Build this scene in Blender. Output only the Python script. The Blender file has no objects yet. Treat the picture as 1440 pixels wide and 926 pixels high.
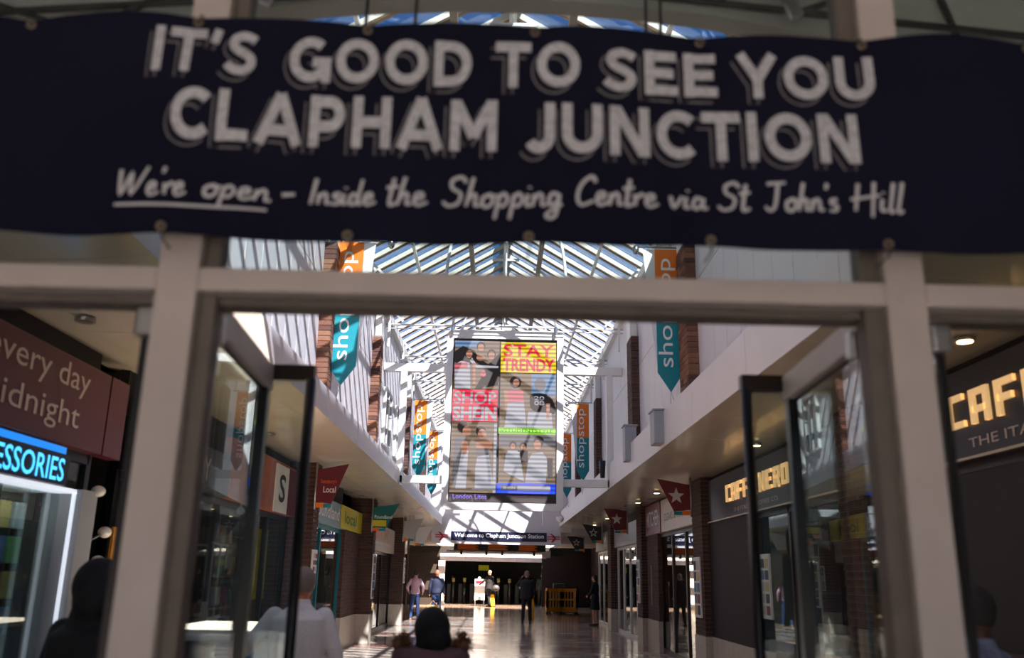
import bpy, bmesh, math, random
import numpy as np
from mathutils import Vector, Matrix
random.seed(7)
PI = math.pi
scn = bpy.context.scene
col = scn.collection

# ------------------------------------------------------------------ camera, world, sun, exposure
F_PX = 1238.0
cd = bpy.data.cameras.new('camera')
cam = bpy.data.objects.new('camera', cd); col.objects.link(cam)
cd.sensor_width = 36; cd.sensor_fit = 'HORIZONTAL'
cd.lens = 36 * F_PX / 1440
PITCH, ROLL, YAW = math.radians(15.66), math.radians(1.1), math.radians(0.7)
fw = Vector((math.sin(YAW)*math.cos(PITCH), math.cos(YAW)*math.cos(PITCH), math.sin(PITCH)))
r0 = Vector((math.cos(YAW), -math.sin(YAW), 0)); u0 = r0.cross(fw)
rr = r0*math.cos(ROLL) + u0*math.sin(ROLL); uu = u0*math.cos(ROLL) - r0*math.sin(ROLL)
M = Matrix((rr, uu, -fw)).transposed().to_4x4(); M.translation = (0, 0, 1.6)
cam.matrix_world = M
cd.clip_start = 0.05; cd.clip_end = 500
cd.dof.use_dof = True; cd.dof.focus_distance = 22.0; cd.dof.aperture_fstop = 1.6
scn.camera = cam

w = bpy.data.worlds.new('world'); scn.world = w; w.use_nodes = True
nt = w.node_tree; nt.nodes.clear()
sky = nt.nodes.new('ShaderNodeTexSky'); sky.sky_type = 'NISHITA'
sky.sun_disc = False; sky.sun_elevation = math.radians(46); sky.sun_rotation = math.radians(154)
sky.air_density = 1.3; sky.dust_density = 0.6; sky.ozone_density = 3.0
bg = nt.nodes.new('ShaderNodeBackground'); bg.inputs[1].default_value = 0.13
wo = nt.nodes.new('ShaderNodeOutputWorld')
hs = nt.nodes.new('ShaderNodeHueSaturation'); hs.inputs['Saturation'].default_value = 1.35
nt.links.new(sky.outputs[0], hs.inputs['Color']); nt.links.new(hs.outputs[0], bg.inputs[0]); nt.links.new(bg.outputs[0], wo.inputs[0])

sl = bpy.data.lights.new('sun', 'SUN'); sl.energy = 20; sl.angle = math.radians(0.53); sl.color = (1.0, 0.85, 0.69)
sun = bpy.data.objects.new('sun', sl); col.objects.link(sun)
sun.rotation_euler = Vector((-0.385, 0.85, -1.0)).to_track_quat('-Z', 'Y').to_euler()
sun.location = (10, -20, 30)

vs = scn.view_settings
vs.view_transform = 'Standard'; vs.look = 'None'; vs.gamma = 1; vs.use_curve_mapping = False
vs.exposure = 0.8
scn.cycles.transparent_max_bounces = 24
scn.cycles.max_bounces = 10

# ------------------------------------------------------------------ materials
MATS = {}
def s2l(c):
    return tuple(((x/255)/12.92 if x/255 <= .04045 else ((x/255+.055)/1.055)**2.4) for x in c)
def mat(name, rgb, rough=.5, metal=0, noise=.0, scale=8, bump=0, emit=None, es=0, coat=0, stretch=None):
    """rgb in 0..255 sRGB. noise: relative colour variation"""
    if name in MATS: return MATS[name]
    m = bpy.data.materials.new(name); m.use_nodes = True
    n = m.node_tree.nodes; l = m.node_tree.links; b = n['Principled BSDF']
    c = s2l(rgb) + (1,)
    b.inputs['Base Color'].default_value = c
    b.inputs['Roughness'].default_value = rough; b.inputs['Metallic'].default_value = metal
    if coat: b.inputs['Coat Weight'].default_value = coat; b.inputs['Coat Roughness'].default_value = .1
    if emit is not None:
        b.inputs['Emission Color'].default_value = s2l(emit) + (1,); b.inputs['Emission Strength'].default_value = es
    if noise or bump:
        tc = n.new('ShaderNodeTexCoord'); mp = n.new('ShaderNodeMapping'); t = n.new('ShaderNodeTexNoise')
        t.inputs['Scale'].default_value = scale; t.inputs['Detail'].default_value = 5
        if stretch: mp.inputs['Scale'].default_value = stretch
        l.new(tc.outputs['Object'], mp.inputs[0]); l.new(mp.outputs[0], t.inputs['Vector'])
        if noise:
            r = n.new('ShaderNodeMapRange'); r.inputs['From Min'].default_value = .3; r.inputs['From Max'].default_value = .7
            r.inputs['To Min'].default_value = 1-noise; r.inputs['To Max'].default_value = 1+noise
            mx = n.new('ShaderNodeMix'); mx.data_type = 'RGBA'; mx.blend_type = 'MULTIPLY'; mx.inputs[0].default_value = 1
            mx.inputs[6].default_value = c
            l.new(t.outputs[0], r.inputs[0]); l.new(r.outputs[0], mx.inputs[7]); l.new(mx.outputs[2], b.inputs['Base Color'])
        if bump:
            bp = n.new('ShaderNodeBump'); bp.inputs['Strength'].default_value = bump; bp.inputs['Distance'].default_value = .02
            l.new(t.outputs[0], bp.inputs['Height']); l.new(bp.outputs[0], b.inputs['Normal'])
    MATS[name] = m; return m

def glass(name, tint=(235, 242, 240), dirt=.0, refl=1.0):
    if name in MATS: return MATS[name]
    m = bpy.data.materials.new(name); m.use_nodes = True
    n = m.node_tree.nodes; l = m.node_tree.links; n.clear()
    o = n.new('ShaderNodeOutputMaterial'); tr = n.new('ShaderNodeBsdfTransparent'); gl = n.new('ShaderNodeBsdfGlossy')
    tr.inputs[0].default_value = s2l(tint) + (1,); gl.inputs['Roughness'].default_value = .01
    gl.inputs[0].default_value = (refl, refl, refl, 1)
    fr = n.new('ShaderNodeFresnel'); fr.inputs[0].default_value = 1.52
    # entering and leaving a solid pane must read the same fresnel
    geo = n.new('ShaderNodeNewGeometry'); ma = n.new('ShaderNodeMath'); ma.operation = 'MULTIPLY_ADD'
    ma.inputs[1].default_value = (1/1.52 - 1.52); ma.inputs[2].default_value = 1.52
    l.new(geo.outputs['Backfacing'], ma.inputs[0]); l.new(ma.outputs[0], fr.inputs[0])
    mx = n.new('ShaderNodeMixShader'); l.new(fr.outputs[0], mx.inputs[0]); l.new(tr.outputs[0], mx.inputs[1]); l.new(gl.outputs[0], mx.inputs[2])
    last = mx
    if dirt:
        df = n.new('ShaderNodeBsdfDiffuse'); df.inputs[0].default_value = (.5, .52, .52, 1)
        tc = n.new('ShaderNodeTexCoord'); t = n.new('ShaderNodeTexNoise'); t.inputs['Scale'].default_value = 5; t.inputs['Detail'].default_value = 8
        mr = n.new('ShaderNodeMapRange'); mr.inputs['From Min'].default_value = .45; mr.inputs['From Max'].default_value = .75
        mr.inputs['To Min'].default_value = dirt*.4; mr.inputs['To Max'].default_value = dirt*2
        m2 = n.new('ShaderNodeMixShader'); l.new(tc.outputs['Object'], t.inputs['Vector']); l.new(t.outputs[0], mr.inputs[0]); l.new(mr.outputs[0], m2.inputs[0])
        l.new(mx.outputs[0], m2.inputs[1]); l.new(df.outputs[0], m2.inputs[2]); last = m2
    l.new(last.outputs[0], o.inputs[0]); MATS[name] = m; return m

def brick_mat():
    m = mat('brickwork', (120, 66, 46), .85)
    n = m.node_tree.nodes; l = m.node_tree.links; b = n['Principled BSDF']
    tc = n.new('ShaderNodeTexCoord'); sp = n.new('ShaderNodeSeparateXYZ'); ad = n.new('ShaderNodeMath'); cb = n.new('ShaderNodeCombineXYZ')
    br = n.new('ShaderNodeTexBrick'); br.inputs['Scale'].default_value = 1
    br.inputs['Brick Width'].default_value = .225; br.inputs['Row Height'].default_value = .075; br.inputs['Mortar Size'].default_value = .006
    br.inputs['Color1'].default_value = s2l((92, 54, 40))+(1,); br.inputs['Color2'].default_value = s2l((60, 36, 29))+(1,)
    br.inputs['Mortar'].default_value = s2l((84, 76, 70))+(1,)
    l.new(tc.outputs['Object'], sp.inputs[0]); l.new(sp.outputs[0], ad.inputs[0]); l.new(sp.outputs[1], ad.inputs[1])
    l.new(ad.outputs[0], cb.inputs[0]); l.new(sp.outputs[2], cb.inputs[1]); l.new(cb.outputs[0], br.inputs['Vector'])
    l.new(br.outputs['Color'], b.inputs['Base Color'])
    bp = n.new('ShaderNodeBump'); bp.inputs['Strength'].default_value = .6; bp.inputs['Distance'].default_value = .01; bp.invert = True
    l.new(br.outputs['Fac'], bp.inputs['Height']); l.new(bp.outputs[0], b.inputs['Normal'])
    return m

def floor_mat():
    m = mat('polished_terrazzo', (170, 150, 135), .11)
    n = m.node_tree.nodes; l = m.node_tree.links; b = n['Principled BSDF']
    tc = n.new('ShaderNodeTexCoord')
    br = n.new('ShaderNodeTexBrick'); br.offset = 0; br.inputs['Scale'].default_value = 1
    br.inputs['Brick Width'].default_value = .6; br.inputs['Row Height'].default_value = .6; br.inputs['Mortar Size'].default_value = .004
    br.inputs['Color1'].default_value = s2l((206, 190, 170))+(1,); br.inputs['Color2'].default_value = s2l((192, 168, 148))+(1,)
    br.inputs['Mortar'].default_value = s2l((96, 84, 76))+(1,)
    l.new(tc.outputs['Object'], br.inputs['Vector'])
    # broad bands of darker red stone across the mall
    sp = n.new('ShaderNodeSeparateXYZ'); l.new(tc.outputs['Object'], sp.inputs[0])
    md = n.new('ShaderNodeMath'); md.operation = 'MODULO'; md.inputs[1].default_value = 4.2; l.new(sp.outputs[1], md.inputs[0])
    lt = n.new('ShaderNodeMath'); lt.operation = 'LESS_THAN'; lt.inputs[1].default_value = .9; l.new(md.outputs[0], lt.inputs[0])
    mx = n.new('ShaderNodeMix'); mx.data_type = 'RGBA'; l.new(lt.outputs[0], mx.inputs[0]); l.new(br.outputs['Color'], mx.inputs[6])
    mx.inputs[7].default_value = s2l((168, 122, 104))+(1,)
    t = n.new('ShaderNodeTexNoise'); t.inputs['Scale'].default_value = 40; l.new(tc.outputs['Object'], t.inputs['Vector'])
    mr = n.new('ShaderNodeMapRange'); mr.inputs['To Min'].default_value = .8; mr.inputs['To Max'].default_value = 1.15; l.new(t.outputs[0], mr.inputs[0])
    m2 = n.new('ShaderNodeMix'); m2.data_type = 'RGBA'; m2.blend_type = 'MULTIPLY'; m2.inputs[0].default_value = 1
    l.new(mx.outputs[2], m2.inputs[6]); l.new(mr.outputs[0], m2.inputs[7]); l.new(m2.outputs[2], b.inputs['Base Color'])
    t2 = n.new('ShaderNodeTexNoise'); t2.inputs['Scale'].default_value = 1.3; l.new(tc.outputs['Object'], t2.inputs['Vector'])
    m3 = n.new('ShaderNodeMapRange'); m3.inputs['To Min'].default_value = .08; m3.inputs['To Max'].default_value = .2; l.new(t2.outputs[0], m3.inputs[0])
    l.new(m3.outputs[0], b.inputs['Roughness'])
    return m

BRICK = brick_mat(); FLOOR = floor_mat()
BRK = [mat('fired_brick_a', (116, 74, 54), .85, noise=.15, scale=30, bump=.3), mat('fired_brick_b', (90, 56, 43), .85, noise=.15, scale=30, bump=.3),
       mat('fired_brick_c', (134, 90, 64), .85, noise=.15, scale=30, bump=.3)]
MORTAR = mat('mortar', (120, 110, 100), .9, noise=.1, scale=40)
WHITEP = mat('white_wall_panel', (210, 203, 200), .45, noise=.03, scale=2)
WHITE = mat('white_painted_steel', (225, 222, 214), .4, noise=.03, scale=6)
CREAM = mat('cream_soffit', (200, 190, 168), .22, noise=.05, scale=1.5, coat=.4)
FRAME = mat('grey_cream_frame_paint', (190, 181, 174), .5, noise=.05, scale=5, bump=.05)
FRAMED = mat('dark_frame_edge', (100, 92, 84), .6, noise=.15, scale=9)  # darker, more mottled tone for the jambs, transom lip and glazing bead
BLACK = mat('black_metal', (22, 23, 26), .3, metal=.3, noise=.1, scale=9)
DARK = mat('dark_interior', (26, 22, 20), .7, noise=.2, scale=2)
GREYC = mat('grey_canopy_panel', (176, 171, 168), .6, noise=.06, scale=2)
STEEL = mat('brushed_steel', (160, 160, 158), .3, metal=.9, noise=.08, scale=30)
STONE = mat('beige_stone_plinth', (190, 176, 156), .45, noise=.1, scale=12, bump=.1)
GL = glass('clear_glass'); GLR = glass('roof_glass', (205, 215, 232), dirt=.015); GLD = glass('smoked_glass', (120, 118, 114))
WTEXT = mat('white_lettering', (235, 232, 226), .5)
BTEXT = mat('black_lettering', (24, 24, 26), .5)
TEAL = mat('teal_vinyl', (8, 130, 138), .45); ORANGE = mat('orange_vinyl', (236, 120, 18), .45)
BURG = mat('burgundy_vinyl', (104, 18, 34), .4)
NAVY = mat('navy_banner_vinyl', (22, 23, 40), .85, noise=.2, scale=1.2, bump=.15)

for m_ in (NAVY,):
    m_.node_tree.nodes['Principled BSDF'].inputs['Specular IOR Level'].default_value = .1

# ------------------------------------------------------------------ mesh helpers
class MB:
    def __init__(s): s.v = []; s.f = []
    def add(s, vs_, fs):
        k = len(s.v); s.v += [tuple(p) for p in vs_]; s.f += [tuple(i+k for i in f) for f in fs]; return s
    def box(s, x0, x1, y0, y1, z0, z1):
        return s.add([(x0,y0,z0),(x1,y0,z0),(x1,y1,z0),(x0,y1,z0),(x0,y0,z1),(x1,y0,z1),(x1,y1,z1),(x0,y1,z1)],
                     [(0,3,2,1),(4,5,6,7),(0,1,5,4),(1,2,6,5),(2,3,7,6),(3,0,4,7)])
    def bar(s, p, q, wd, hd, up=(0,0,1)):
        p = Vector(p); q = Vector(q); d = (q-p).normalized(); u = Vector(up)
        sd = d.cross(u)
        if sd.length < 1e-4: sd = d.cross(Vector((0,1,0)))
        sd.normalize(); u = sd.cross(d).normalized(); sd = sd*wd/2; u = u*hd/2
        return s.add([p-sd-u, p+sd-u, p+sd+u, p-sd+u, q-sd-u, q+sd-u, q+sd+u, q-sd+u],
                     [(0,1,2,3),(7,6,5,4),(0,4,5,1),(1,5,6,2),(2,6,7,3),(3,7,4,0)])
    def tube(s, pts, r, n=8, cap=True):
        pts = [Vector(p) for p in pts]; R = r if isinstance(r, (list, tuple)) else [r]*len(pts)
        k = len(s.v); prev = None
        for i, p in enumerate(pts):
            d = (pts[min(i+1, len(pts)-1)] - pts[max(i-1, 0)]).normalized()
            if prev is None:
                a = d.cross(Vector((0,0,1)))
                if a.length < 1e-3: a = d.cross(Vector((1,0,0)))
            else: a = prev - d*prev.dot(d)
            a.normalize(); prev = a; b = d.cross(a)
            for j in range(n):
                t = 2*PI*j/n; s.v.append(tuple(p + (a*math.cos(t)+b*math.sin(t))*R[i]))
        for i in range(len(pts)-1):
            for j in range(n):
                s.f.append((k+i*n+j, k+i*n+(j+1)%n, k+(i+1)*n+(j+1)%n, k+(i+1)*n+j))
        if cap:
            s.f.append(tuple(k+j for j in range(n))[::-1]); s.f.append(tuple(k+(len(pts)-1)*n+j for j in range(n)))
        return s
    def prism(s, poly, o, a, b, d):
        """polygon in plane (origin o, axes a,b), thickness vector d"""
        o = Vector(o); a = Vector(a); b = Vector(b); d = Vector(d); n = len(poly)
        P = [o + a*x + b*y for x, y in poly]
        return s.add(P + [p+d for p in P], [tuple(range(n))[::-1], tuple(range(n, 2*n))] + [(i, (i+1) % n, n+(i+1) % n, n+i) for i in range(n)])
    def ell(s, c, rx, ry, rz, n=14, m=9, rot=None):
        c = Vector(c); k = len(s.v); Q = rot or Matrix.Identity(3)
        for i in range(m+1):
            th = PI*i/m
            for j in range(n):
                ph = 2*PI*j/n
                s.v.append(tuple(c + Q @ Vector((rx*math.sin(th)*math.cos(ph), ry*math.sin(th)*math.sin(ph), rz*math.cos(th)))))
        for i in range(m):
            for j in range(n):
                s.f.append((k+i*n+j, k+(i+1)*n+j, k+(i+1)*n+(j+1)%n, k+i*n+(j+1)%n))
        return s
    def cap(s, p, q, r, t):
        """round cone from p (radius r) to q (radius t)"""
        p = Vector(p); q = Vector(q); d = q-p; L = max(d.length, 1e-5)
        s.ell(p, r, r, r, 12, 8); s.ell(q, t, t, t, 12, 8)
        s.tube([p, q], [r, t], 12); return s
    def loft(s, rings, n=20):
        """rings: (cx,cy,z,rx,ry)"""
        k = len(s.v)
        for cx, cy, z, rx, ry in rings:
            for j in range(n):
                t = 2*PI*j/n; s.v.append((cx+rx*math.cos(t), cy+ry*math.sin(t), z))
        for i in range(len(rings)-1):
            for j in range(n): s.f.append((k+i*n+j, k+i*n+(j+1)%n, k+(i+1)*n+(j+1)%n, k+(i+1)*n+j))
        s.f.append(tuple(k+j for j in range(n))[::-1]); s.f.append(tuple(k+(len(rings)-1)*n+j for j in range(n)))
        return s
    def build(s, name, m, parent=None, smooth=False, bevel=0, **props):
        me = bpy.data.meshes.new(name); me.from_pydata(s.v, [], s.f)
        ms = m if isinstance(m, (list, tuple)) else [m]
        for q in ms: me.materials.append(q)
        if smooth: me.shade_smooth()
        me.update()
        o = bpy.data.objects.new(name, me)
        if bevel:
            b = o.modifiers.new('bevel', 'BEVEL'); b.width = bevel; b.segments = 2; b.limit_method = 'ANGLE'
        return link(o, parent, **props)

def wl(o):
    p = Vector((0,0,0))
    while o: p = p + o.location; o = o.parent
    return p
def link(o, parent=None, **props):
    col.objects.link(o)
    if parent is not None:
        o.parent = parent; o.location = -wl(parent)
    for k, v in props.items(): o[k] = v
    return o
def inst(name, me, parent, loc):
    o = bpy.data.objects.new(name, me); col.objects.link(o); o.parent = parent
    o.location = Vector(loc) - (wl(parent) if parent else Vector((0,0,0))); return o
def thing(name, label, cat, loc=(0,0,0), group=None):
    o = bpy.data.objects.new(name, None); col.objects.link(o); o.location = loc
    o.empty_display_size = .1
    o['label'] = label; o['category'] = cat
    if group: o['group'] = group
    return o
def struct(name, loc=(0,0,0), label=None):
    o = bpy.data.objects.new(name, None); col.objects.link(o); o.location = loc; o['kind'] = 'structure'
    if label: o['label'] = label
    return o
def tag(o, label, cat, group=None):
    o['label'] = label; o['category'] = cat
    if group: o['group'] = group
    return o
def box(*a): return MB().box(*a)

# text with the built-in font, converted to mesh, fitted into a rectangle
_tc = {}
def text_geo(s, bold=0.0, spacing=1.0):
    key = (s, bold, spacing)
    if key in _tc: return _tc[key]
    c = bpy.data.curves.new('t', 'FONT'); c.body = s; c.size = 1; c.offset = bold; c.resolution_u = 3; c.space_character = spacing
    o = bpy.data.objects.new('t', c); col.objects.link(o)
    dg = bpy.context.evaluated_depsgraph_get(); dg.update()
    me = bpy.data.meshes.new_from_object(o.evaluated_get(dg))
    V = [(v.co.x, v.co.y) for v in me.vertices]; Fs = [tuple(p.vertices) for p in me.polygons]
    bpy.data.objects.remove(o); bpy.data.curves.remove(c); bpy.data.meshes.remove(me)
    _tc[key] = (V, Fs); return V, Fs
def text(s, o, right, up, wd, hd, m, parent, name='lettering', bold=0.0, spacing=1.0, out=0.003, bend=None, fitref=None, mb=None):
    """fit string s in the rectangle with lower-left o, width wd, cap height hd"""
    V, Fs = text_geo(s, bold, spacing); R = text_geo(fitref or s, bold, spacing)[0]
    x0 = min(v[0] for v in V); x1 = max(v[0] for v in V); y0 = min(v[1] for v in R); y1 = max(v[1] for v in R)
    right = Vector(right).normalized(); up = Vector(up).normalized(); nrm = right.cross(up)
    sx = wd/max(x1-x0, 1e-6); sy = hd/max(y1-y0, 1e-6); o = Vector(o)
    P = [o + right*((v[0]-x0)*sx) + up*((v[1]-y0)*sy) + nrm*out for v in V]
    if bend: P = [bend(p) for p in P]
    b = mb or MB(); b.add(P, Fs)
    return b if mb is not None else b.build(name, m, parent)

# ------------------------------------------------------------------ main dimensions
LX, RX = -2.08, 2.34           # edges of the gallery fascias
SZ = 3.40                      # soffit level
LF, RF = 3.74, 3.92            # top of fascias
WL_, WR = -2.53, 2.65          # upper walls
EZ = 7.15                      # eaves
CX = 0.06; RZ = EZ + (WR-WL_)/2*.6
Y0, Y1 = 3.35, 34.0
SHL, SHR = -3.3, 3.7           # shopfront planes

# ------------------------------------------------------------------ structure: floor
box(-9, 9, -14, 2.3, -.2, 0).build('floor_1', mat('street_paving', (172, 168, 172), .8, noise=.1, scale=4), kind='structure', label='dark grey paving outside the doors')
box(-9, 9, 2.3, 64, -.2, 0).build('floor', FLOOR, kind='structure', label='polished pale stone mall floor with darker reddish bands')

# ------------------------------------------------------------------ upper walls with white panels
def panel_wall(name, x, side, fz, label):
    t = struct(name, (x, Y0, 0), label)
    s = side  # +1 wall is right of the mall
    box(min(x+s*.06, x+s*.25), max(x+s*.06, x+s*.25), Y0, Y1, SZ+.1, EZ+.1).build('backing', MORTAR, t)
    def pm(z0, z1):
        b = box(0, .594, 0, .05, z0, z1)
        return b
    rows = ((fz-.2, 5.53), (5.542, EZ))
    for z0, z1 in rows:
        me = None
        n = int((Y1-Y0)/.6)
        for i in range(n):
            if me is None:
                b = MB(); x0, x1 = (0, .055) if s > 0 else (-.055, 0)
                b.box(x0, x1, .004, .594, z0, z1); o = b.build('panel', WHITEP, t, bevel=.004); me = o.data
                o.location = Vector((x, Y0+i*.6, 0)) - wl(t)
            else:
                o = inst('panel', me, t, (x, Y0+i*.6, 0))
                bm_ = o.modifiers.new('bevel', 'BEVEL'); bm_.width = .004; bm_.segments = 2
    return t
wall_l = panel_wall('wall_left', WL_, -1, LF, 'upper white panelled wall on the left, striped by roof shadows')
wall_r = panel_wall('wall_right', WR, 1, RF, 'upper white panelled wall on the right, in shade')

# gallery fascia and soffit, each in panels
def gallery(n, xe, xs, fz, side):
    t = struct('trim_%d' % n, (xe, Y0, 0), 'white gallery edge above the shopfronts')
    y = Y0; L = 2.4
    while y < Y1-.1:
        y2 = min(y+L, Y1)
        if side < 0: b = box(xe-.06, xe, y+.003, y2-.003, SZ-.0, fz)
        else: b = box(xe, xe+.06, y+.003, y2-.003, SZ-.0, fz)
        b.build('fascia_panel', WHITEP, t, bevel=.006); y = y2
    a, c = sorted((xe, xe+side*(abs(xs-xe)*.35)))
    box(*sorted((xe+side*.02, (WL_ if side < 0 else WR)+side*.1)), Y0, Y1, fz-.06, fz-.02).build('ledge', WHITEP, t)
    y = Y0
    u = struct('ceiling_%d' % n, (xe, Y0, 0), 'glossy cream soffit over the shopfronts')
    x0, x1 = sorted((xe, xs))
    while y < Y1-.1:
        y2 = min(y+1.6, Y1)
        # slightly bowed tray
        b = MB(); N = 6
        pts = []
        for i in range(N+1):
            f = i/N; x = xe + (xs-xe)*f; z = SZ - .05*math.sin(PI*f) - .02*f
            pts.append((x, z))
        k = []
        for x, z in pts: k += [(x, y+.004, z), (x, y2-.004, z)]
        k += [(p[0], q, p[2]+.05) for p in k for q in ()]
        top = [(x, yy, zz+.04) for (x, yy, zz) in k]
        fs = []
        for i in range(N):
            a_, b_, c_, d_ = 2*i, 2*i+2, 2*i+3, 2*i+1
            fs += [(a_, b_, c_, d_), tuple(j+2*(N+1) for j in (a_, d_, c_, b_))]
            fs += [(a_, a_+2*(N+1), b_+2*(N+1), b_), (d_, c_, c_+2*(N+1), d_+2*(N+1))]
        b.add(k+top, fs); b.build('soffit_panel', CREAM, u, smooth=False)
        y = y2
    return t
gallery(1, LX, -3.62, LF, -1)
gallery(2, RX, 4.0, RF, 1)

# ------------------------------------------------------------------ glass roof
roof = struct('ceiling', (CX, Y0, EZ), 'pitched glass roof on white steel glazing bars')
def slope_z(x): return EZ + ((x-WL_) if x < CX else (WR-x))*.6
half = (WR-WL_)/2
for s in (-1, 1):
    xe = WL_ if s < 0 else WR
    b = MB(); b.bar((xe, 0, EZ-.0), (CX, 0, RZ-.0), .075, .08, up=(0, 0, 1)); bar_me = None
    p_me = None
    n = int((Y1-Y0)/.6)
    for i in range(n+1):
        y = Y0+.05+i*.6
        if bar_me is None:
            o = b.build('glazing_bar', mat('cream_glazing_bar', (202, 189, 168), .45), roof); bar_me = o.data; o.location = Vector((0, y, 0)) - wl(roof)
        else: inst('glazing_bar', bar_me, roof, (0, y, 0))
        if i < n:
            if p_me is None:
                q = MB(); q.bar((xe, .3, EZ+.08), (CX, .3, RZ+.08), .57, .008, up=(0, 0, 1))
                o = q.build('pane', GLR, roof); p_me = o.data; o.location = Vector((0, y, 0)) - wl(roof)
            else: inst('pane', p_me, roof, (0, y, 0))
    gb = MB(); gb.bar((xe, 0, EZ-.055), (CX, 0, RZ-.055), .03, .03, up=(0, 0, 1)); o = gb.build('bar_shade_strip', mat('brown_bar_shade', (150, 128, 106), .6), roof); o.location = Vector((0, Y0+.08, 0)) - wl(roof)  # brown strip under each glazing bar paints the shade on its underside
    for i in range(1, n+1): inst('bar_shade_strip', o.data, roof, (0, Y0+.08+i*.6, 0))
    # purlins and eaves beam
    box(xe-.1, xe+.1, Y0, Y1, EZ-.2, EZ-.02).build('eaves_beam', WHITE, roof)
    xp = CX + s*.72
    MB().bar((xp, Y0, slope_z(xp)-.17), (xp, Y1, slope_z(xp)-.17), .09, .14).build('purlin', mat('grey_purlin', (126, 112, 98), .5), roof)
    xp = CX + s*1.75
    MB().bar((xp, Y0, slope_z(xp)-.12), (xp, Y1, slope_z(xp)-.12), .05, .06).build('purlin', WHITE, roof)
    # eaves gutter strut brackets: sloping posts between wall and roof
box(CX-.05, CX+.05, Y0, Y1, RZ-.16, RZ+.02).build('ridge_beam', WHITE, roof)
box(CX-.16, CX+.16, Y0, Y1, RZ+.1, RZ+.14).build('ridge_cap', STEEL, roof)
for k in range(8):
    y = 9.8 + k*2.9
    if y > Y1: break
    tz = 6.83
    MB().tube([(WL_, y, tz), (WR, y, tz)], .024, 8).tube([(WL_, y, tz-.09), (WR, y, tz-.09)], .012, 6).build('tie_rod', WHITE, roof, smooth=True)
    for s in (-1, 1):
        pts = []
        for i in range(9):
            f = i/8; pts.append((CX+s*(1.12-.5*f*f), y, tz + 1.35*math.sin(f*PI/2)))
        MB().tube(pts, .03, 8).build('arch_brace', WHITE, roof, smooth=True)
        MB().tube([(CX+s*1.12, y, tz+.02), (CX+s*1.12, y, tz-.12)], .045, 8).build('clamp', STEEL, roof)
        MB().bar((CX+s*2.2, y-.05, tz+.05), (CX+s*2.55, y-.05, tz+.4), .04, .04).build('strut', WHITE, roof)
        MB().bar((CX+s*2.5, y+.0, EZ-.1), (CX+s*2.5, y+.0, tz-.5), .05, .05).build('hanger', WHITE, roof)
    MB().tube([(CX, y, tz), (CX, y, RZ-.1)], .014, 6).build('tension_rod', WHITE, roof)
    MB().bar((CX-.3, y, RZ-.32), (CX+.3, y, RZ-.32), .05, .05).build('cross_piece', WHITE, roof)

for s in (-1, 1):
    a, c = sorted((s*7.0, s*7.2)); box(a, c, 3.3, 62, 0, 3.5).build('wall_left_3' if s < 0 else 'wall_right_3', DARK, kind='structure')
    a, c = sorted((s*7.2, (WL_-.06) if s < 0 else (WR+.06))); box(a, c, 3.33, Y1, 3.46, 3.6).build('ceiling_7' if s < 0 else 'ceiling_8', DARK, kind='structure')
    a, c = sorted((s*4.2, s*7.2)); box(a, c, 3.1, 3.3, 0, 3.6).build('wall_left_4' if s < 0 else 'wall_right_4', DARK, kind='structure')
# windows in the left upper wall
for n_, (ya, yb) in enumerate(((18.9, 20.0), (21.1, 22.2))):
    wn = struct('window_%d' % (n_+1), (WL_, ya, 4.4))
    box(WL_, WL_+.03, ya, yb, 4.3, 5.5).build('pane', mat('dark_window', (40, 42, 46), .15), wn)
    for yy in (ya, (ya+yb)/2, yb): box(WL_, WL_+.06, yy-.03, yy+.03, 4.3, 5.5).build('frame_bar', WHITE, wn)
    for zz in (4.3, 5.5): box(WL_, WL_+.06, ya, yb, zz-.03, zz+.03).build('frame_bar', WHITE, wn)
# ------------------------------------------------------------------ far end bulkhead, concourse beyond
wf = struct('wall_back', (0, Y1, 0), 'white bulkhead closing the glass roof over the station entrance')
for i in range(5):
    x0 = -2.7+i*1.1
    box(x0+.004, x0+1.096, Y1, Y1+.12, 3.2, 7.1).build('panel', WHITEP, wf, bevel=.004)
MB().prism([(-2.7, 7.1), (2.8, 7.1), (CX, RZ+.1)], (0, Y1+.02, 0), (1,0,0), (0,0,1), (0,.1,0)).build('gable_panel', WHITEP, wf)
box(-5.2, -2.7, Y1, Y1+.12, 3.2, 3.9).build('panel', GREYC, wf)
box(2.8, 5.2, Y1, Y1+.12, 3.2, 3.9).build('panel', GREYC, wf)
box(-5.2, 5.2, Y1+.12, 43, 3.1, 3.3).build('ceiling_3', GREYC, kind='structure')
b = MB()
for i in range(9): b.box(-5.2, 5.2, 43.2+i*.75, 43.42+i*.75, 3.1, 3.25)
b.box(-5.2, -3.0, 43, 50, 3.25, 3.3).box(3.0, 5.2, 43, 50, 3.25, 3.3)
b.build('ceiling_4', WHITE, kind='structure')
w2 = struct('wall_5', (0, 50, 0), 'white beam over the ticket gates')
for i in range(4): box(-3.1+i*1.4, -3.1+i*1.4+1.39, 50, 50.3, 2.33, 2.72).build('panel', WHITEP, w2)
box(-6, 6, 50.02, 50.2, 2.73, 3.4).build('upper_panel', DARK, w2)
box(2.5, 6, 50.02, 50.2, 0, 2.73).build('side_panel', mat('maroon_tile', (32, 18, 17), .4, noise=.15, scale=5), w2)
box(-6, -3.1, 50.02, 50.2, 0, 2.73).build('side_panel', mat('brown_panel', (40, 30, 25), .5, noise=.15, scale=4), w2)
box(-6, 6, 50.3, 62, 2.74, 2.9).build('ceiling_5', DARK, kind='structure')
box(-6, 6, 62, 62.2, 0, 3).build('wall_6', mat('dark_green_wall', (26, 30, 26), .5, noise=.2, scale=1), kind='structure')
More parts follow.
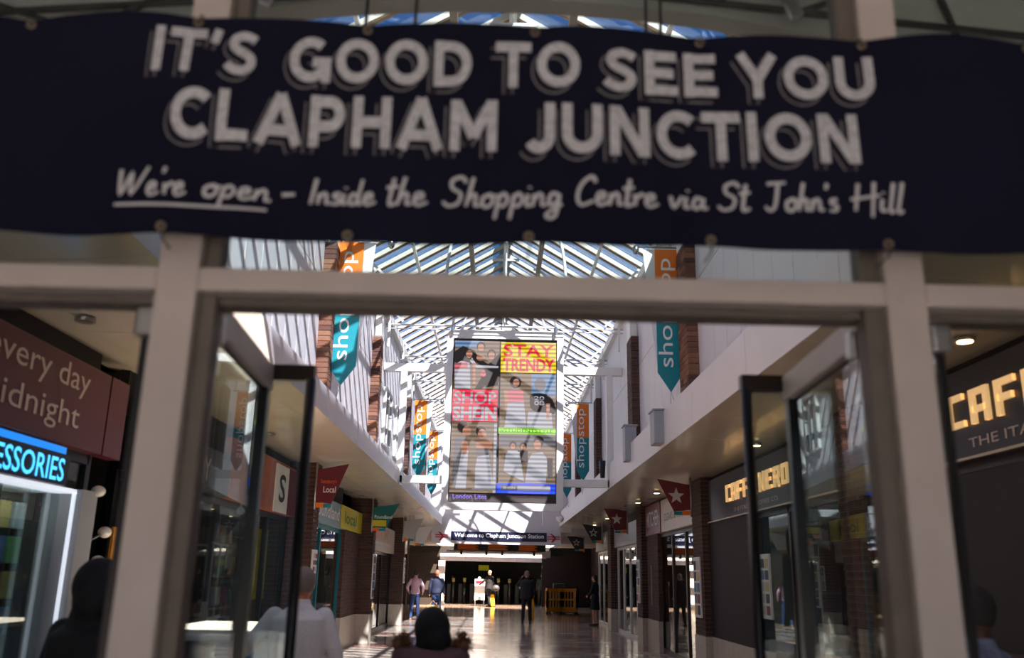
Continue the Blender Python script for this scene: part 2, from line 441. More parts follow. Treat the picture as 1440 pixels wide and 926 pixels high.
for s in (-1, 1):
    nm = 'wall_7' if s < 0 else 'wall_8'
    a, c = sorted((s*5.2, s*5.4))
    box(a, c, Y1, 50, 0, 3.4).build(nm, mat('dark_brown_tile', (42, 32, 28), .45, noise=.2, scale=3), kind='structure')
box(-9, 9, 62.2, 63, 0, 5).build('wall_9', DARK, kind='structure')

# outside street behind the camera: canopy over the entrance
can = struct('ceiling_6', (0, 0, 4.2), 'grey panelled entrance canopy')
for i in range(6):
    for j in range(6):
        x0 = -6+i*2.0; y0 = -6.7+j*1.67
        box(x0+.012, x0+1.988, y0+.012, y0+1.668, 4.3, 4.36).build('panel', GREYC, can)
box(-6.2, 6.2, -6.8, 3.4, 4.37, 4.6).build('deck', GREYC, can)

# entrance gable with a shallow arched opening, just inside the doors
g = struct('wall_front', (0, 3.3, 0), 'grey panelled screen with a shallow arch above the doors')
def arch_z(x): return 3.72 + .24*max(0, 1-(x/1.75)**2)
xs_ = [-4.2, -2.9, -1.75]+[-1.75+.25*i for i in range(1, 14)]+[1.75, 2.9, 4.2]
xs_ = sorted(set(round(x, 3) for x in xs_))
poly = [(x, arch_z(x)) for x in xs_] + [(4.2, 5.8), (-4.2, 5.8)]
MB().prism(poly, (0, 3.22, 0), (1,0,0), (0,0,1), (0, .1, 0)).build('panel', GREYC, g)
for p, q in (((-1.75,3.72),(-.9,4.25)), ((-2.6,4.0),(-1.75,3.72)), ((1.2,3.9),(2.2,4.3)), ((1.9,3.74),(1.75,4.3)), ((-.95,3.93),(-.8,4.3)), ((.9,3.95),(1.0,4.3)), ((-2.2,3.8),(-.5,3.96)), ((.6,3.97),(2.4,3.8))):
    MB().bar((p[0], 3.19, p[1]), (q[0], 3.19, q[1]), .022, .02).build('joint_strip', BLACK, g)
for x in (-.58, -.38, .62, .56, 1.5):
    MB().tube([(x, 3.12, 3.72), (x+.01, 3.12, 4.3)], .008, 6).build('hanger_rod', BLACK, g)
for x, x2 in ((-1.0, -.78), (1.18, 1.0)):
    MB().bar((x, 3.1, 3.82), (x2, 3.1, 4.3), .05, .03, up=(0,1,0)).build('strut', STEEL, g)
# outer side walls below the screen
for s in (-1, 1):
    a, c = sorted((s*4.2, s*4.35))
    box(a, c, -8, 3.3, 0, 4.3).build('wall_left_1' if s < 0 else 'wall_right_1', mat('street_wall', (96, 92, 88), .7, noise=.1, scale=3), kind='structure')
# far side of the street
st = thing('street_building', 'plain buff building across the street behind the camera', 'building', (0, -24, 0))
st['kind'] = 'structure'
box(-16, 16, -25, -24, 0, 7).build('wall', mat('buff_render', (130, 134, 140), .8, noise=.1, scale=1), st)
for i in range(7):
    for j in range(2):
        x0 = -14+i*4
        fo = box(x0, x0+1.6, -24.02, -23.95, 1.2+j*3, 2.9+j*3).build('window', WHITE, st)
        box(x0+.1, x0+1.5, -23.99, -23.93, 1.3+j*3, 2.8+j*3).build('pane', mat('far_window_glass', (60, 70, 80), .1), fo)
box(-60, 60, -80, -14, -.2, -.0).build('ground', mat('asphalt', (120, 126, 136), .85, noise=.1, scale=3), kind='structure')

# ------------------------------------------------------------------ entrance frame
fr = struct('trim_3', (0, 2.4, 0), 'grey painted door frame with fanlights')
def fbox(n, m, *a, bevel=.005): return box(*a).build(n, m, fr, bevel=bevel)
fbox('post', FRAME, -.99, -.872, 2.4, 2.5, 0, 4.3)
fbox('post', FRAME, 1.108, 1.225, 2.4, 2.5, 0, 4.3)
fbox('jamb', FRAMED, -.872, -.825, 2.44, 2.51, 0, 4.3)
fbox('jamb', FRAMED, 1.055, 1.108, 2.44, 2.51, 0, 4.3)
fbox('transom', FRAME, -.872, 1.108, 2.402, 2.5, 2.368, 2.438)
fbox('transom', FRAME, -2.3, -.99, 2.402, 2.5, 2.368, 2.438)
fbox('transom', FRAME, 1.225, 2.5, 2.402, 2.5, 2.368, 2.438)
fbox('transom_lip', FRAMED, -2.3, 2.5, 2.47, 2.56, 2.345, 2.368)
fbox('post', FRAME, -2.42, -2.3, 2.4, 2.5, 0, 4.3)
fbox('post', FRAME, 2.5, 2.62, 2.4, 2.5, 0, 4.3)
fbox('glazing_bead', FRAMED, -.872, 1.055, 2.46, 2.5, 2.438, 2.452)
fbox('pane', GL, -.825, 1.055, 2.47, 2.476, 2.45, 4.25, bevel=0)
fbox('pane', GL, -2.3, -.99, 2.47, 2.476, 2.45, 4.25, bevel=0)
fbox('pane', GL, 1.225, 2.5, 2.47, 2.476, 2.45, 4.25, bevel=0)
for x in (-2.42-1.5, 2.62):
    fbox('pane', GL, x, x+1.5, 2.45, 2.456, 0, 4.25, bevel=0)

# door leaves, folded back into the mall
def leaf(name, label, hx, hy, fx, fy, glassx=True):
    t = thing(name, label, 'door', (hx, hy, 0)); t['kind'] = 'thing'
    H = Vector((hx, hy, 0)); E = Vector((fx, fy, 0)); d = (E-H).normalized(); L = (E-H).length
    def P(a, z): return (H + d*a + Vector((0,0,z)))
    MB().bar(P(0, 2.3), P(L, 2.3), .004, .022).build('gasket', BLACK, t)
    MB().bar(P(.02, 1.18), P(L-.05, 1.18), .012, 2.2).build('pane', GL, t)
    MB().bar(P(.0, .05), P(.0, 2.3), .03, .018, up=d).build('hinge_stile', BLACK, t)
    MB().bar(P(L-.03, .02), P(L-.03, 2.36), .05, .055, up=d).build('leading_stile', BLACK, t)
    MB().bar(P(0, .06), P(L, .06), .045, .1).build('bottom_rail', BLACK, t)
    MB().bar(P(-.02, 2.352), P(L+.02, 2.352), .06, .1).build('head_rail', FRAME, t, bevel=.004)
    return t, P, d, L
t, P, d, L = leaf('glass_door', 'left glass door leaf folded back into the mall, dark stile', -.885, 2.53, -.95, 3.5)
box(-.98, -.755, 3.5, 3.55, 2.345, 2.41).build('closer_plate', mat('dark_bronze', (58, 50, 44), .4, metal=.5), t)
MB().tube([(-.765, 3.5, .02), (-.765, 3.5, 2.35)], .021, 12).build('guard_post', BLACK, t, smooth=True)
box(-.93, -.77, 3.515, 3.521, .1, 2.34).build('side_pane', GL, t)
box(-.9, -.84, 2.56, 2.62, 2.25, 2.34).build('pivot', STEEL, t, bevel=.01)
t, P, d, L = leaf('glass_door', 'right glass door leaf folded back into the mall, beside the coffee shop sign', 1.12, 2.53, 1.18, 3.5)
box(.985, 1.21, 3.5, 3.55, 2.345, 2.41).build('closer_plate', MATS['dark_bronze'], t)
MB().tube([(1.0, 3.5, .02), (1.0, 3.5, 2.35)], .021, 12).build('guard_post', BLACK, t, smooth=True)
box(1.0, 1.16, 3.515, 3.521, .1, 2.34).build('side_pane', GL, t)
box(1.06, 1.12, 2.56, 2.62, 2.25, 2.34).build('pivot', STEEL, t, bevel=.01)
for nm, x, x2, lab in (('glass_door', -1.05, -1.19, 'frameless side door edge-on beyond the left post'), ('glass_door', 1.31, 1.46, 'frameless side door edge-on beyond the right post')):
    t = thing(nm, lab, 'door', (x, 2.53, 0))
    MB().bar((x, 2.55, 1.18), (x2, 3.5, 1.18), .012, 2.24).build('pane', GL, t)
    MB().bar((x, 2.53, .02), (x, 2.53, 2.3), .02, .018, up=(0,1,0)).build('edge_strip', BLACK, t)
    MB().bar((x2, 3.5, .02), (x2, 3.5, 2.3), .02, .018, up=(0,1,0)).build('edge_strip', BLACK, t)
    box(x-.03, x+.03, 2.5, 2.58, 2.26, 2.35).build('pivot', STEEL, t, bevel=.01)
    MB().bar((x, 2.55, 2.31), (x2, 3.5, 2.31), .03, .03).build('top_rail', STEEL, t)

# ------------------------------------------------------------------ banner over the doors
def bend(p):
    x, z = p.x, p.z
    y = .012*math.sin(x*5.2+z*1.3) + .010*math.sin(x*2.1-z*4) + .006*math.sin(x*11+z*3)
    for gx in (-1.43, -.92, -.42, .08, .58, 1.07, 1.57): y += .010*math.exp(-((x-gx)/.06)**2)*max(0, (z-3.0)/.17 if z > 3.0 else 0)
    y += .035*math.exp(-((x+1.43 + (z-3.17)*1.4)/.09)**2)*.35 - .012*math.exp(-((x-1.5-(z-2.9)*1.6)/.1)**2)
    return Vector((p.x, p.y+y, p.z))
ban = thing('banner', 'wide navy banner with white chalk lettering tied across the entrance', 'banner', (0, 2.3, 2.5))
b = MB(); NX, NZ = 140, 28
for side in (0, .0015):
    for j in range(NZ+1):
        for i in range(NX+1):
            x = -2.05+4.15*i/NX
            zt = 3.19 - .006*math.cos(2*PI*(x+.42)/.5); zb = 2.492 + .006*math.cos(2*PI*(x+.44)/.51)
            b.v.append(tuple(bend(Vector((x, 2.3+side, zb+(zt-zb)*j/NZ)))))
n1 = (NX+1)*(NZ+1)
for j in range(NZ):
    for i in range(NX):
        a = j*(NX+1)+i; q = (a, a+1, a+NX+2, a+NX+1); b.f.append(q); b.f.append(tuple(n1+k for k in q[::-1]))
b.build('sheet', NAVY, ban, smooth=True)
box(-2.05, 2.1, 2.345, 2.352, 3.165, 3.185).build('back_hem', mat('teal_hem', (20, 110, 130), .5), ban)
CHALK = mat('chalk_white_print', (184, 187, 192), .7, noise=.22, scale=60)
CHALKS = mat('script_white_print', (192, 194, 198), .7)
OUTL = mat('chalk_outline_print', (120, 118, 120), .7, noise=.2, scale=60)

def catmull(pts, k=6):
    if len(pts) < 3: return list(pts)
    P = [pts[0]] + list(pts) + [pts[-1]]; out = []
    for i in range(1, len(P)-2):
        p0, p1, p2, p3 = P[i-1], P[i], P[i+1], P[i+2]
        for j in range(k):
            t = j/k
            out.append(tuple(.5*((2*p1[a]) + (-p0[a]+p2[a])*t + (2*p0[a]-5*p1[a]+4*p2[a]-p3[a])*t*t + (-p0[a]+3*p1[a]-3*p2[a]+p3[a])*t**3) for a in (0, 1)))
    out.append(tuple(pts[-1])); return out
def ribbon(pts, wd, wd1=None):
    q_ = [pts[0]]
    for p_ in pts[1:]:
        if math.hypot(p_[0]-q_[-1][0], p_[1]-q_[-1][1]) > 1e-5: q_.append(p_)
    pts = q_
    """2D polyline -> ribbon quads (verts, faces)"""
    n = len(pts); V = []; F_ = []
    for i in range(n):
        a = pts[max(i-1, 0)]; c = pts[min(i+1, n-1)]
        if 0 < i < n-1:
            d1 = Vector((pts[i][0]-a[0], pts[i][1]-a[1])); d2 = Vector((c[0]-pts[i][0], c[1]-pts[i][1]))
            if d1.length > 1e-9: d1.normalize()
            if d2.length > 1e-9: d2.normalize()
            t = d1+d2
            if t.length < .3: t = d2
            t.normalize(); nn = Vector((-t.y, t.x)); m = 1/max(.5, abs(nn.dot(Vector((-d2.y, d2.x)))))
        else:
            t = Vector((c[0]-a[0], c[1]-a[1])); t.normalize(); nn = Vector((-t.y, t.x)); m = 1
        w_ = wd if wd1 is None else wd + (wd1-wd)*i/(n-1)
        V += [(pts[i][0]+nn.x*w_/2*m, pts[i][1]+nn.y*w_/2*m), (pts[i][0]-nn.x*w_/2*m, pts[i][1]-nn.y*w_/2*m)]
    for i in range(n-1): F_.append((2*i, 2*i+1, 2*i+3, 2*i+2))
    return V, F_
def arc(cx, cy, rx, ry, a0, a1, n=20):
    return [(cx+rx*math.cos(math.radians(a0+(a1-a0)*i/n)), cy+ry*math.sin(math.radians(a0+(a1-a0)*i/n))) for i in range(n+1)]
h = .12
BOLD = {
 'I': (.24, [[(h, 0), (h, 1)]]),
 'T': (.82, [[(0, 1-h), (.82, 1-h)], [(.41, 0), (.41, 1-h)]]),
 "'": (.22, [[(.14, 1), (.06, .68)]]),
 'S': (.74, [catmull([(.66, .80), (.5, .875), (.34, .885), (.19, .81), (.16, .68), (.27, .57), (.45, .49), (.58, .39), (.58, .24), (.46, .135), (.3, .115), (.15, .16), (.04, .25)], 5)]),
 'G': (.96, [arc(.5, .5, .38, .385, 48, 355, 26), [(.88, .0), (.88, .46)], [(.56, .44), (.98, .44)]]),
 'O': (1.02, [arc(.51, .5, .39, .385, 0, 360, 32)]),
 'D': (.9, [[(h, 0), (h, 1)], [(h, 1-h), (.4, 1-h)]+arc(.4, .5, .38, .38, 88, -88, 16)+[(.4, h), (h, h)]]),
 'E': (.72, [[(h, 0), (h, 1)], [(h, 1-h), (.7, 1-h)], [(h, .5), (.64, .5)], [(h, h), (.72, h)]]),
 'Y': (.9, [[(.08, 1), (.45, .42)], [(.82, 1), (.45, .42)], [(.45, .48), (.45, 0)]]),
 'U': (.88, [[(h, 1), (h, .42)]+arc(.44, .42, .32, .3, 180, 360, 14)+[(.76, 1)]]),
 'C': (.86, [arc(.5, .5, .38, .385, 45, 315, 26)]),
 'L': (.68, [[(h, 0), (h, 1)], [(h, h), (.68, h)]]),
 'A': (1.0, [[(.1, 0), (.5, 1.0)], [(.9, 0), (.5, 1.0)], [(.25, .28), (.75, .28)]]),
 'P': (.8, [[(h, 0), (h, 1)], [(h, 1-h), (.44, 1-h)]+arc(.44, .64, .22, .24, 88, -88, 12)+[(.44, .4), (h, .4)]]),
 'H': (.86, [[(h, 0), (h, 1)], [(.74, 0), (.74, 1)], [(h, .5), (.74, .5)]]),
 'M': (1.04, [[(h, 0), (h, 1)], [(.92, 0), (.92, 1)], [(.14, .96), (.52, .28)], [(.9, .96), (.52, .28)]]),
 'J': (.64, [[(.52, 1), (.52, .38)]+arc(.3, .36, .22, .24, 0, -150, 12)]),
 'N': (.88, [[(h, 0), (h, 1)], [(.76, 0), (.76, 1)], [(.16, .95), (.72, .05)]]),
}
def bold_word(word, x0, x1, z0, hh, slope):
    gap = .13; adv = [BOLD[c][0] for c in word]; tot = sum(adv)+gap*(len(word)-1); sx = (x1-x0)/tot
    main, mask, outl = MB(), MB(), MB(); cx = 0
    def put(mb, V, F_, dx, dz, dy):
        mb.add([bend(Vector((x0+(cx+v[0]+dx)*sx, 2.3-dy, z0 + (v[1]+dz)*hh + slope*(cx+v[0])*sx))) for v in V], F_)
    def dense(pts):
        out = []
        for a, c in zip(pts[:-1], pts[1:]):
            for k in range(4): out.append((a[0]+(c[0]-a[0])*k/4, a[1]+(c[1]-a[1])*k/4))
        return out+[pts[-1]]
    for ch in word:
        for st_ in BOLD[ch][1]:
            wdt = .215 if ch not in "'S" else .2
            st_ = dense(st_) if len(st_) < 6 else st_
            V, F_ = ribbon(st_, wdt); put(main, V, F_, 0, 0, .004)
            V2, F2 = ribbon(st_, wdt+.06); put(mask, V2, F2, 0, 0, .003)
            V3, F3 = ribbon(st_, wdt+.03); put(outl, V3, F3, -.115, -.125, .001)
            V4, F4 = ribbon(st_, wdt-.035); put(mask, V4, F4, -.115, -.125, .002)
        cx += BOLD[ch][0]+gap
    return main, mask, outl
mains, masks, outls = MB(), MB(), MB()
for wd_, xa, xb, z0, hh in (("IT'S", -1.035, -.735, 2.992, .150), ("GOOD", -.645, -.105, 2.984, .150), ("TO", -.035, .215, 2.98, .150), ("SEE", .285, .625, 2.976, .150), ("YOU", .685, 1.095, 2.974, .150),
                            ("CLAPHAM", -.965, -.025, 2.782, .162), ("JUNCTION", .055, 1.03, 2.768, .162)):
    a, b_, c = bold_word(wd_, xa, xb, z0, hh, -.004)
    mains.add(a.v, a.f); masks.add(b_.v, b_.f); outls.add(c.v, c.f)
outls.build('letter_outline', OUTL, ban); masks.build('letter_shadow', mat('banner_dark_print', (12, 13, 30), .95), ban); mains.build('lettering', CHALK, ban)

SC = {
 'W': (.95, [[(0, .9), (.1, .05), (.38, .75), (.45, .05), (.9, 1.0)]]),
 'e': (.42, [[(.02, .2), (.24, .28), (.22, .43), (.08, .4), (.03, .15), (.15, 0), (.4, .12)]]),
 "'": (.14, [[(.08, 1), (.03, .78)]]),
 'r': (.32, [[(0, .42), (.04, .02)], [(.04, .25), (.2, .43), (.3, .36)]]),
 'o': (.42, [[(.22, .42), (.04, .3), (.05, .05), (.2, 0), (.33, .2), (.25, .42), (.2, .36), (.42, .38)]]),
 'p': (.42, [[(.08, .42), (0, -.42)], [(.05, .28), (.2, .45), (.32, .25), (.2, .02), (.05, .08)]]),
 'n': (.42, [[(.02, .42), (0, 0)], [(.01, .2), (.15, .42), (.25, .33), (.26, .05), (.4, .06)]]),
 'i': (.2, [[(.04, .42), (.02, .05), (.16, .05)], [(.07, .62), (.08, .68)]]),
 's': (.32, [[(.26, .42), (.08, .4), (.08, .28), (.24, .18), (.2, .02), (0, .02)]]),
 'd': (.44, [[(.25, .35), (.1, .4), (.02, .15), (.1, 0), (.25, .15), (.36, 1)], [(.28, .3), (.3, .03), (.42, .06)]]),
 'I': (.26, [[(.14, 1), (.04, 0)]]),
 't': (.3, [[(.14, .95), (.07, .1), (.15, 0), (.28, .08)], [(-.05, .6), (.28, .66)]]),
 'h': (.42, [[(.14, 1), (0, 0)], [(.03, .2), (.17, .42), (.26, .33), (.25, .05), (.4, .06)]]),
 'S': (.6, [[(.55, .82), (.4, 1), (.15, .88), (.17, .62), (.42, .42), (.36, .1), (.1, 0), (-.06, .15)]]),
 'g': (.42, [[(.28, .38), (.1, .42), (.02, .18), (.1, .03), (.25, .15), (.3, .4)], [(.3, .4), (.24, -.3), (.05, -.4), (.0, -.25), (.4, .06)]]),
 'C': (.58, [[(.55, .8), (.42, 1), (.15, .75), (.04, .3), (.17, 0), (.52, .15)]]),
 'v': (.36, [[(0, .42), (.1, .02), (.3, .44)]]),
 'a': (.42, [[(.25, .35), (.1, .4), (.02, .15), (.1, 0), (.24, .18), (.28, .4)], [(.28, .4), (.27, .05), (.4, .06)]]),
 'J': (.6, [[(-.02, .95), (.58, 1)], [(.34, 1), (.26, .2), (.1, 0), (-.06, .15)]]),
 'H': (.62, [[(.12, 1), (.02, 0)], [(.5, 1.05), (.42, -.2)], [(-.08, .42), (.62, .56)]]),
 'l': (.2, [[(.12, 1), (.03, .06), (.16, .05)]]),
 '-': (.4, [[(0, .3), (.38, .33)]]),
}
for wd_, xa, xb, z0, hh in (("We're", -1.085, -.895, 2.607, .083), ("open", -.845, -.665, 2.607, .083), ("-", -.635, -.6, 2.606, .083), ("Inside", -.555, -.368, 2.606, .076), ("the", -.335, -.222, 2.606, .086),
        ("Shopping", -.17, .16, 2.606, .09), ("Centre", .2, .432, 2.608, .088), ("via", .468, .575, 2.61, .086), ("St", .612, .695, 2.61, .086), ("John's", .745, .945, 2.61, .088), ("Hill", .99, 1.13, 2.61, .09)):
    scr = MB(); tot = sum(SC[c][0] for c in wd_)-.04; sx = (xb-xa)/tot; cx = 0
    for ch in wd_:
        for st_ in SC[ch][1]:
            P2 = [(q[0]*sx + .12*q[1]*hh*.6, q[1]*hh) for q in catmull(st_, 6)]
            V, F_ = ribbon(P2, .0115, .009)
            scr.add([bend(Vector((xa+cx*sx+v[0], 2.296, z0+v[1]))) for v in V], F_)
        cx += SC[ch][0]
    scr.build('script_word', CHALKS, ban)
scr = MB(); V, F_ = ribbon([(-1.09+.42*i/12, 2.578+.002*math.sin(i*.6)) for i in range(13)], .009)
scr.add([bend(Vector((v[0], 2.296, v[1]))) for v in V], F_)
scr.build('underline', CHALKS, ban)
EYE = mat('brass_eyelet', (150, 138, 118), .35, metal=.8)
for x, z in [(x, 3.165) for x in (-1.93, -1.43, -.92, -.42, .08, .58, 1.07, 1.57)] + [(x, 2.515) for x in (-1.46, -.95, -.44, .07, .58, 1.08, 1.59)]:
    p = bend(Vector((x, 2.296, z))); ring = MB(); k = 14
    ring.tube([(p.x+.011*math.cos(2*PI*i/k), p.y, p.z+.011*math.sin(2*PI*i/k)) for i in range(k+1)], .004, 6, cap=False)
    e = ring.build('eyelet', EYE, ban, smooth=True)
    zz = .03 if z > 3 else -.03
    MB().tube([(p.x, p.y-.006, p.z), (p.x+.004, p.y+.01, p.z+zz), (p.x, p.y+.08, p.z+zz*1.2)], .003, 6).build('cable_tie', BLACK, e)

# ------------------------------------------------------------------ brick pilasters on the upper walls
def bricks(t, x0, x1, y0, y1, z0, z1, individual):
    """bricks laid round a mortar core; faces -y and the x side towards the mall"""
    box(x0+.012, x1-.012, y0+.012, y1-.012, z0, z1).build('mortar_core', MORTAR, t)
    if not individual:
        b = MB(); L, hgt = .225, .075; r = 0; z = z0
        while z+.065 <= z1:
            off = (r % 2)*.1125; y = y0-off
            while y < y1:
                a, c = max(y, y0), min(y+.215, y1)
                if c-a > .03: b.box(x0, x1, a, c, z, z+.065)
                y += L
            z += hgt; r += 1
        b.build('brickwork', BRICK, t, kind='stuff'); return
    r = 0; z = z0; cache = {}
    while z+.065 <= z1:
        off = (r % 2)*.1125; y = y0-off
        while y < y1:
            a, c = max(y, y0), min(y+.215, y1)
            if c-a > .03:
                key = (round(a, 3), round(c, 3), random.randrange(3))
                if key in cache: o = inst('brick', cache[key], t, (random.uniform(-.002, .002), 0, z))
                else:
                    o = box(x0, x1, a, c, 0, .065).build('brick', BRK[key[2]], t); o.location = Vector((0, 0, z)) - wl(t); cache[key] = o.data
            y += .225
        z += .075; r += 1
places_l = ('beside the nearest left pennant', 'between the first and third left pennants', 'beside the second left pennant', 'farthest on the left beside the far pennant')
places_r = ('beside the nearest right pennant', 'beside the grey floodlight box on the right', 'beside the second right pennant', 'farthest on the right beside the far pennant')
for k, y in enumerate((11.75, 16.8, 23.0, 28.6)):
    t = thing('brick_pilaster', 'brown brick pilaster on the left upper wall, '+places_l[k], 'pilaster', (-2.4, y, 3.6), 'brick pilasters on the left upper wall')
    bricks(t, -2.55, -2.36, y, y+.33, 3.62, 6.12, k < 2)
    box(-2.5, -2.38, y+.06, y+.28, 6.12, EZ-.1).build('post', WHITE, t)
    if k: box(-2.33, -2.28, y+.1, y+.2, 6.05, 6.3).build('bracket', STEEL, t)
for k, y in enumerate((11.4, 16.4, 22.6, 28.4)):
    t = thing('brick_pilaster', 'dark brick pilaster on the right upper wall, '+places_r[k], 'pilaster', (2.6, y, 3.7), 'brick pilasters on the right upper wall')
    bricks(t, 2.5, 2.67, y, y+.56, 3.78, 6.12, k < 1)
    box(2.5, 2.64, y+.1, y+.5, 6.12, EZ-.1).build('post', WHITE, t)

# ------------------------------------------------------------------ pennants
def pennant(x0, x1, y, side, label):
    zt, zm, zb, zs = 6.22, 5.28, 4.1, 4.38
    t = thing('pennant', label, 'banner', ((x0+x1)/2, y, zb), 'orange and teal pennants')
    wd = x1-x0; xm = (x0+x1)/2
    MB().prism([(x0, zm), (x1, zm), (x1, zt), (x0, zt)], (0, y, 0), (1,0,0), (0,0,1), (0,.012,0)).build('orange_panel', ORANGE, t)
    MB().prism([(x0, zs), (xm, zb), (x1, zs), (x1, zm), (x0, zm)], (0, y, 0), (1,0,0), (0,0,1), (0,.012,0)).build('teal_panel', TEAL, t)
    xi = x1 if side < 0 else x0; s = -side
    MB().prism([(xi, 4.45), (xi+s*.06, 5.0), (xi+s*.17, zt), (xi, zt)], (0, y+.02, 0), (1,0,0), (0,0,1), (0,.01,0)).build('white_wing', mat('white_vinyl', (226, 224, 220), .5), t)
    # lettering reads upwards: right = +z, up = -x
    text('shopstop', (x1-.07, y-.002, 4.46), (0,0,1), (-1,0,0), 1.62, .27, WTEXT, t, 'lettering', out=0, fitref='shopstop')
    MB().tube([(x0-.1*(1 if side < 0 else 0), y+.01, zt+.03), (x1+(.45 if side < 0 else .08), y+.01, zt+.03)] if side < 0 else [(x1+.1, y+.01, zt+.03), (x0-.3, y+.01, zt+.03)], .014, 8).build('support_arm', STEEL, t, smooth=True)
    xe = x1+.4 if side < 0 else x0-.28
    MB().ell((xe, y-.03, zt-.03), .05, .06, .07, 10, 7).build('spotlight', STEEL, t, smooth=True)
    for q in (-.06, .06):
        MB().tube([(xm, y+.01, zb+.02), (xm+q+.05*side, y+.05, 3.76)], .004, 5).build('guy_wire', STEEL, t)
    MB().tube([(xm+.1*side, y+.04, 3.66), (xm+.1*side, y+.04, 3.8)], .03, 8).ell((xm+.1*side, y+.0, 3.84), .05, .07, .05, 10, 6).build('floodlight', mat('grey_cast_metal', (120, 118, 116), .4, metal=.5), t, smooth=True)
    return t
pennant(-2.41, -2.02, 12.0, -1, 'nearest orange and teal pennant on the left, part hidden by the door frame')
pennant(-2.34, -2.0, 24.0, -1, 'orange and teal pennant left of the big screen, second on the left')
pennant(-2.34, -2.04, 29.4, -1, 'far orange and teal pennant touching the left edge of the big screen')
pennant(2.2, 2.56, 12.0, 1, 'nearest orange and teal pennant on the right, part hidden by the door frame')
pennant(2.13, 2.46, 24.0, 1, 'orange and teal pennant right of the big screen, second on the right')
pennant(2.12, 2.42, 29.4, 1, 'far orange and teal pennant touching the right edge of the big screen')

# boxes on the right ledge, cameras
GREYB = mat('grey_metal_box', (150, 152, 154), .5, noise=.05, scale=5)
t = thing('equipment_box', 'low grey equipment box on the right ledge under the nearest pennant', 'box', (2.4, 12.3, RF))
box(2.2, 2.44, 12.4, 12.75, RF-.02-.45, RF+.0).build('casing', GREYB, t, bevel=.01); box(2.18, 2.46, 12.38, 12.77, RF, RF+.02).build('lid', GREYB, t)
t = thing('equipment_box', 'tall grey equipment box on the right ledge beside the second brick pilaster', 'box', (2.4, 15.9, RF))
box(2.24, 2.45, 15.6, 15.9, 3.6, 4.22).build('casing', GREYB, t, bevel=.01); box(2.22, 2.47, 15.58, 15.92, 4.22, 4.25).build('lid', GREYB, t)
t = thing('floodlight', 'small black floodlight standing on the lower right screen beam', 'lamp', (2.2, 18.7, 3.63))
MB().tube([(2.2, 18.7, 3.62), (2.2, 18.7, 3.98)], [.05, .07], 10).build('housing', BLACK, t, smooth=True)
MB().tube([(2.2, 18.7, 3.98), (2.17, 18.7, 4.15)], .008, 6).build('bracket', BLACK, t)
t = thing('security_camera', 'white dome camera under the right corner of the big screen', 'camera', (1.35, 18.7, 2.72))
MB().ell((1.3, 18.66, 2.76), .08, .08, .08).build('dome', WHITE, t, smooth=True); MB().tube([(1.3, 18.66, 2.78), (1.3, 18.66, 2.9)], .02, 8).build('stem', WHITE, t)

# ------------------------------------------------------------------ portal frame and LED screen
t = thing('portal_frame', 'white steel frame holding the big screen across the mall', 'frame', (0, 18.7, 3.5))
PY = 18.7
for a in ((WL_, -1.15), (1.33, WR)):
    box(a[0], a[1], PY, PY+.15, 5.84, 6.02).build('upper_beam', WHITE, t, bevel=.01)
box(-2.16, -2.02, PY, PY+.14, 3.4, 5.84).build('hanger_post', WHITE, t, bevel=.008)
box(2.3, 2.44, PY, PY+.14, 3.4, 5.84).build('hanger_post', WHITE, t, bevel=.008)
box(-2.08, -1.12, PY, PY+.14, 3.44, 3.6).build('lower_beam', WHITE, t, bevel=.008)
box(1.3, 2.36, PY, PY+.14, 3.42, 3.58).build('lower_beam', WHITE, t, bevel=.008)
for i in range(11):
    x = WL_+.1+i*.12; box(x, x+.05, PY+.03, PY+.1, 6.02, 6.05).build('rivet', STEEL, t)
t = thing('led_screen', 'tall white-framed advertising screen hung in the middle of the mall', 'screen', (CX, PY, 2.9))
SX0, SX1, SZ0, SZ1 = -1.02, 1.2, 3.07, 6.56
def rrect(x0, x1, z0, z1, r, n=6):
    out = []
    for cx_, cz_, a0 in ((x1-r, z1-r, 0), (x0+r, z1-r, 90), (x0+r, z0+r, 180), (x1-r, z0+r, 270)):
        for i in range(n+1):
            a = math.radians(a0+90*i/n); out.append((cx_+r*math.cos(a), cz_+r*math.sin(a)))
    return out
outer = rrect(-1.18, 1.36, 2.9, 6.76, .12); inner = rrect(SX0-.02, SX1+.02, SZ0-.02, SZ1+.02, .001)
b = MB(); n = len(outer); yf = PY-.12
b.v = [(x, yf, z) for x, z in outer] + [(x, yf, z) for x, z in inner] + [(x, PY+.1, z) for x, z in outer] + [(x, yf+.05, z) for x, z in inner]
for i in range(n):
    j = (i+1) % n
    b.f += [(i, j, n+j, n+i), (i, 2*n+i, 2*n+j, j), (n+i, n+j, 3*n+j, 3*n+i)]
b.f.append(tuple(2*n+i for i in range(n)))
b.build('surround', WHITE, t)
MB().prism([(-.3, 6.7), (.42, 6.7), (.2, 6.92), (-.08, 6.92)], (0, PY-.06, 0), (1,0,0), (0,0,1), (0,.1,0)).build('top_bracket', WHITE, t)
LEDB = mat('led_black', (62, 52, 44), .75)
box(SX0, SX1, PY-.08, PY-.05, SZ0, SZ1).build('display', LEDB, t)
ysc = PY-.082
